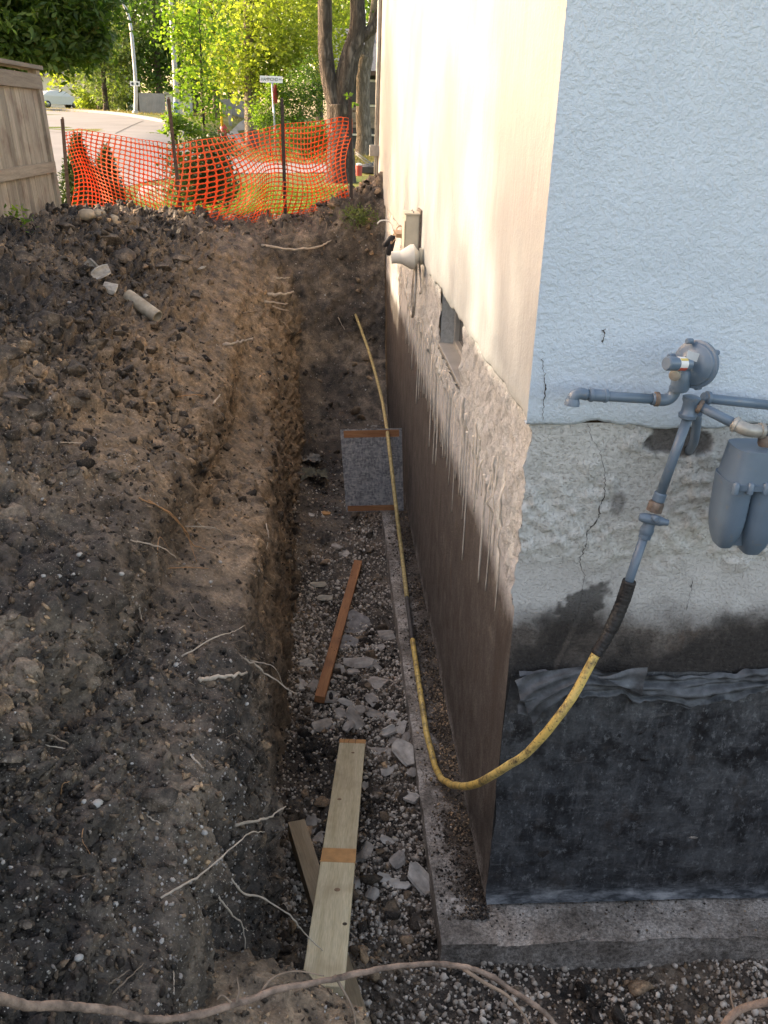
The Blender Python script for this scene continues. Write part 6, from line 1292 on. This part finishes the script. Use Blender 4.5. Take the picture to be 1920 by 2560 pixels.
# boards, cabinet, houses at the back
gf = thing('grey_fence', 'grey board fence behind the first lamp post', 'fence', tuple(gp_(330, 67)))
for k in range(16):
    x0 = at(302+k*3.5, 240, 'y', 67)[0]; x1 = at(302+k*3.5+3.3, 240, 'y', 67)[0]; pbox('board', (x0, 66.97, float(gz(x0, 67))-.1), (x1, 67.0+.01*(k % 2), at(320, 201, 'y', 67)[2]), M['gfence'], gf)
pn = thing('pale_shed', 'pale flat shed wall beside the second lamp post', 'shed', tuple(gp_(380, 62))); x0, x1 = at(360, 240, 'y', 62)[0], at(405, 240, 'y', 62)[0]; pbox('wall', (x0, 62, float(gz(x0, 62))-.2), (x1, 64.5, at(380, 204, 'y', 62)[2]), M['gfence2'], pn); pbox('roof_edge', (x0-.1, 61.9, at(380, 204, 'y', 62)[2]+.003), (x1+.1, 64.6, at(380, 204, 'y', 62)[2]+.1), M['gfence'], pn)
df = thing('dark_fence', 'dark board fence in the shade behind the big yellow green tree', 'fence', tuple(gp_(510, 70)))
for k in range(18):
    x0 = at(462+k*5.4, 240, 'y', 70)[0]; x1 = at(462+k*5.4+5.1, 240, 'y', 70)[0]; pbox('board', (x0, 69.97, .0), (x1, 70.+.01*(k % 2), at(500, 214, 'y', 70)[2]), M['gfence'], df)
for k, x in enumerate((497, 537)): bo = thing('bollard', ('short pale bollard left of the big trunk', 'short pale bollard nearest the big trunk')[k], 'bollard', tuple(gp_(x, 55)), 'bollards by the path'); c = at(x, 249, 'y', 55); pbox('post', (c[0]-.09, 54.9, float(gz(c[0], 55))-.1), (c[0]+.09, 55.1, at(x, 239, 'y', 55)[2]), M['walk'], bo, .02); pbox('cap', (c[0]-.1, 54.89, at(x, 239, 'y', 55)[2]+.002), (c[0]+.1, 55.11, at(x, 239, 'y', 55)[2]+.05), M['walk'], bo, .01)
wh = thing('white_house', 'sunlit white house far behind the parked car', 'house', tuple(gp_(150, 112))); x0, x1 = at(60, 200, 'y', 112)[0], at(265, 200, 'y', 112)[0]
zt_ = at(150, 165, 'y', 112)[2]; pbox('wall', (x0, 112, 0), (x1, 122, zt_), M['siding'], wh); V = [(x0-.5, 111.5, zt_), (x1+.5, 111.5, zt_), (x1+.5, 122.5, zt_), (x0-.5, 122.5, zt_), (x0-.5, 117, zt_+3), (x1+.5, 117, zt_+3)]
add('roof', poly_me('roof', np.array(V)-np.array(wh.location), [(0, 1, 5, 4), (2, 3, 4, 5), (0, 4, 3), (1, 2, 5), (3, 2, 1, 0)], False), M['roofm'], wh)
xg = at(175, 200, 'y', 112)[0]; pbox('garage_door', (xg, 111.93, .6), (xg+4.2, 111.97, 3.3), M['gfence2'], wh)
for dx_ in (-6, -3.4): f_ = pbox('window', (xg+dx_, 111.9, 1.9), (xg+dx_+1.3, 111.96, 3.3), M['trim'], wh); lo, hi = rel(wh, (xg+dx_+.1, 111.86, 2.), (xg+dx_+1.2, 111.895, 3.2)); box('pane', lo, hi, M['glass'], f_)
fh = thing('far_house', 'house with stone veneer and cream framed window behind the street tree', 'house', tuple(gp_(800, 57))); A2 = lambda x, y: at(x, y, 'y', 57.)
xw = A2(742, 250)[0]; ze = A2(800, 163)[2]; zs_ = A2(800, 232)[2]; zd = A2(800, 277)[2]; zg_ = A2(800, 292)[2]
pbox('wall', (xw, 57.05, zs_), (14, 66, ze), M['dwall'], fh); pbox('foundation', (xw, 57.03, -1.), (14, 66, zd), M['dwall'], fh); pbox('white_band', (xw, 56.9, zg_-.05), (14, 57.02, zg_+.06), M['trim'], fh)
pbox('veneer_back', (xw, 57.0, zd), (14, 57.6, zs_), M['stonew'], fh)
st = random.Random(4); z = zd+.02; k = 0
while z < zs_-.1:
    h_ = st.uniform(.14, .24); x = xw
    while x < 4.5:
        w_ = st.uniform(.35, .8); pbox('stone', (x+.012, 56.95+st.uniform(-.02, .02), z), (min(x+w_, 4.6)-.012, 56.998, min(z+h_, zs_)-.018), M['stonew2'] if st.random() < .12 else M['stonew'], fh, 0); x += w_
    z += h_
V = [(xw-.6, 56.3, ze), (15, 56.3, ze), (15, 67, ze), (xw-.6, 67, ze), (xw-.6, 61.5, ze+2.6), (15, 61.5, ze+2.6)]; V2 = [(a, b, c+.25) for a, b, c in V[:4]]
add('roof', poly_me('roof', np.array(V)-np.array(fh.location)+np.array([0, 0, .22]), [(0, 1, 5, 4), (2, 3, 4, 5), (0, 4, 3), (1, 2, 5), (3, 2, 1, 0)], False), M['roofm'], fh); pbox('fascia', (xw-.6, 56.25, ze-.02), (15, 56.45, ze+.22), flat('brown_fascia', (.10, .06, .045), .7), fh)
x0, x1 = A2(792, 200)[0], A2(822, 200)[0]; z0, z1 = A2(800, 231)[2], A2(800, 172)[2]; wn_ = pbox('window', (x0, 56.9, z0), (x1+1.2, 57.04, z1), M['trim'], fh); lo, hi = rel(fh, (x0+.13, 56.86, z0+.13), (x1+1.07, 56.895, z1-.13)); box('pane', lo, hi, M['glass'], wn_)
vp = A2(806, 100); plathe('vent_stack', [(0, .12), (1.6, .12), (1.62, .18), (1.8, .18), (1.82, .05)], (0, 0, 1), (vp[0], 60, ze+1.6), M['siding'], fh, 10)
# trailer ramp and red can at the street
tb = gp_(790, 27.5, 0); tl_ = thing('trailer_ramp', 'steel utility trailer with lattice ramp beside the twin trunk tree', 'trailer', tuple(tb))
A3 = lambda x, y: at(x, y, 'y', 27.5)
pa, pb_, pc, pd = A3(772, 367), A3(806, 362), A3(808, 352), A3(772, 358)
for f_ in np.linspace(0, 1, 5): ptube('bar', [pa+(pb_-pa)*f_, pd+(pc-pd)*f_], .025, M['steel'], tl_, 6)
for f_ in (0, .5, 1.): ptube('rail', [pa+(pd-pa)*f_, pb_+(pc-pb_)*f_], .022, M['steel'], tl_, 6)
ptube('strut', [A3(768, 328), A3(806, 356)], .022, M['steel'], tl_, 6); ptube('strut', [A3(768, 332), A3(808, 366)], .02, M['steel'], tl_, 6)
c = A3(808, 372); pbox('bed', (c[0]-.4, 27.3, float(gz(c[0], 27.5))+.05), (c[0]+2.2, 29.2, A3(808, 360)[2]), M['dwall'], tl_, .02)
for dx_ in (.3, 1.2): plathe('wheel', [(0, .2), (.02, .27), (.16, .27), (.18, .2)], (0, 1, 0), (c[0]+dx_, 27.1, float(gz(c[0], 27.5))+.27), M['tyre'], tl_, 18)
rb = gp_(776, 26.2, 0); rcn = thing('red_can', 'small red can on the street by the trailer ramp', 'can', tuple(rb)); rb = rb+[0, 0, .027]; plathe('body', [(0, .10), (.28, .11), (.30, .08)], (0, 0, 1), rb, M['hyd'], rcn, 14); plathe('lid', [(0, .085), (.05, .085), (.06, .04)], (0, 0, 1), rb+[0, 0, .30], M['sign'], rcn, 14)
# parked car
cb = at(126, 236.5, 'y', 92); cb[2] = gz(cb[0], 92); cr = thing('parked_car', 'white car parked at the far side of the street', 'car', tuple(cb)); cr.rotation_euler = (0, 0, rad(38))
prof_ = [(-2.2, .35), (-2.25, .75), (-2.1, 1.02), (-1.75, 1.08), (-1.15, 1.45), (-.3, 1.55), (.5, 1.48), (1.15, 1.05), (2.0, .92), (2.2, .7), (2.2, .35)]
def extr(name, pr, w0, w1, m, zin=1.1, tuck=.16):
    V = []; n = len(pr)
    for s_ in (-1, 1):
        for x, z in pr: V.append((x, s_*((w1)-(tuck if z > zin else 0)), z))
    F = [tuple(range(n))[::-1], tuple(range(n, 2*n))]+[(i, (i+1) % n, n+(i+1) % n, n+i) for i in range(n)]
    return add(name, poly_me(name, V, F, False), m, cr)
extr('body', prof_, 0, .9, M['carw'])
for s_ in (-1, 1):
    add('side_window', poly_me('side_window', [(x, s_*(.905-.16*min(1, max(0, (z-1.02)/.1))), z) for x, z in ((-1.35, 1.12), (-1.05, 1.40), (-.3, 1.48), (.45, 1.42), (.95, 1.12))], [(0, 1, 2, 3, 4)], False), M['carg'], cr)
    add('tail_light', box_me('tail_light', (-2.27, s_*.55-.22, .82), (-2.12, s_*.55+.22, .95), .01), M['tail'], cr)
    for x in (-1.35, 1.35):
        wl_ = lathe('wheel', [(0, .26), (.02, .33), (.20, .33), (.22, .26)], (0, s_, 0), (x, s_*.70, .33), M['tyre'], cr, 20); lathe('rim', [(0, .21), (.015, .19), (.018, .05)], (0, s_, 0), (x, s_*.92, .33), M['rim'], wl_, 16)
add('rear_window', poly_me('rear_window', [(-1.78, -.66, 1.10), (-1.78, .66, 1.10), (-1.2, .58, 1.445), (-1.2, -.58, 1.445)], [(0, 1, 2, 3)], False), M['carg'], cr); cr.children[-1].location = (-.02, 0, .015)
add('bumper', box_me('bumper', (-2.3, -.86, .32), (-2.05, .86, .52), .03), M['blackp'], cr)
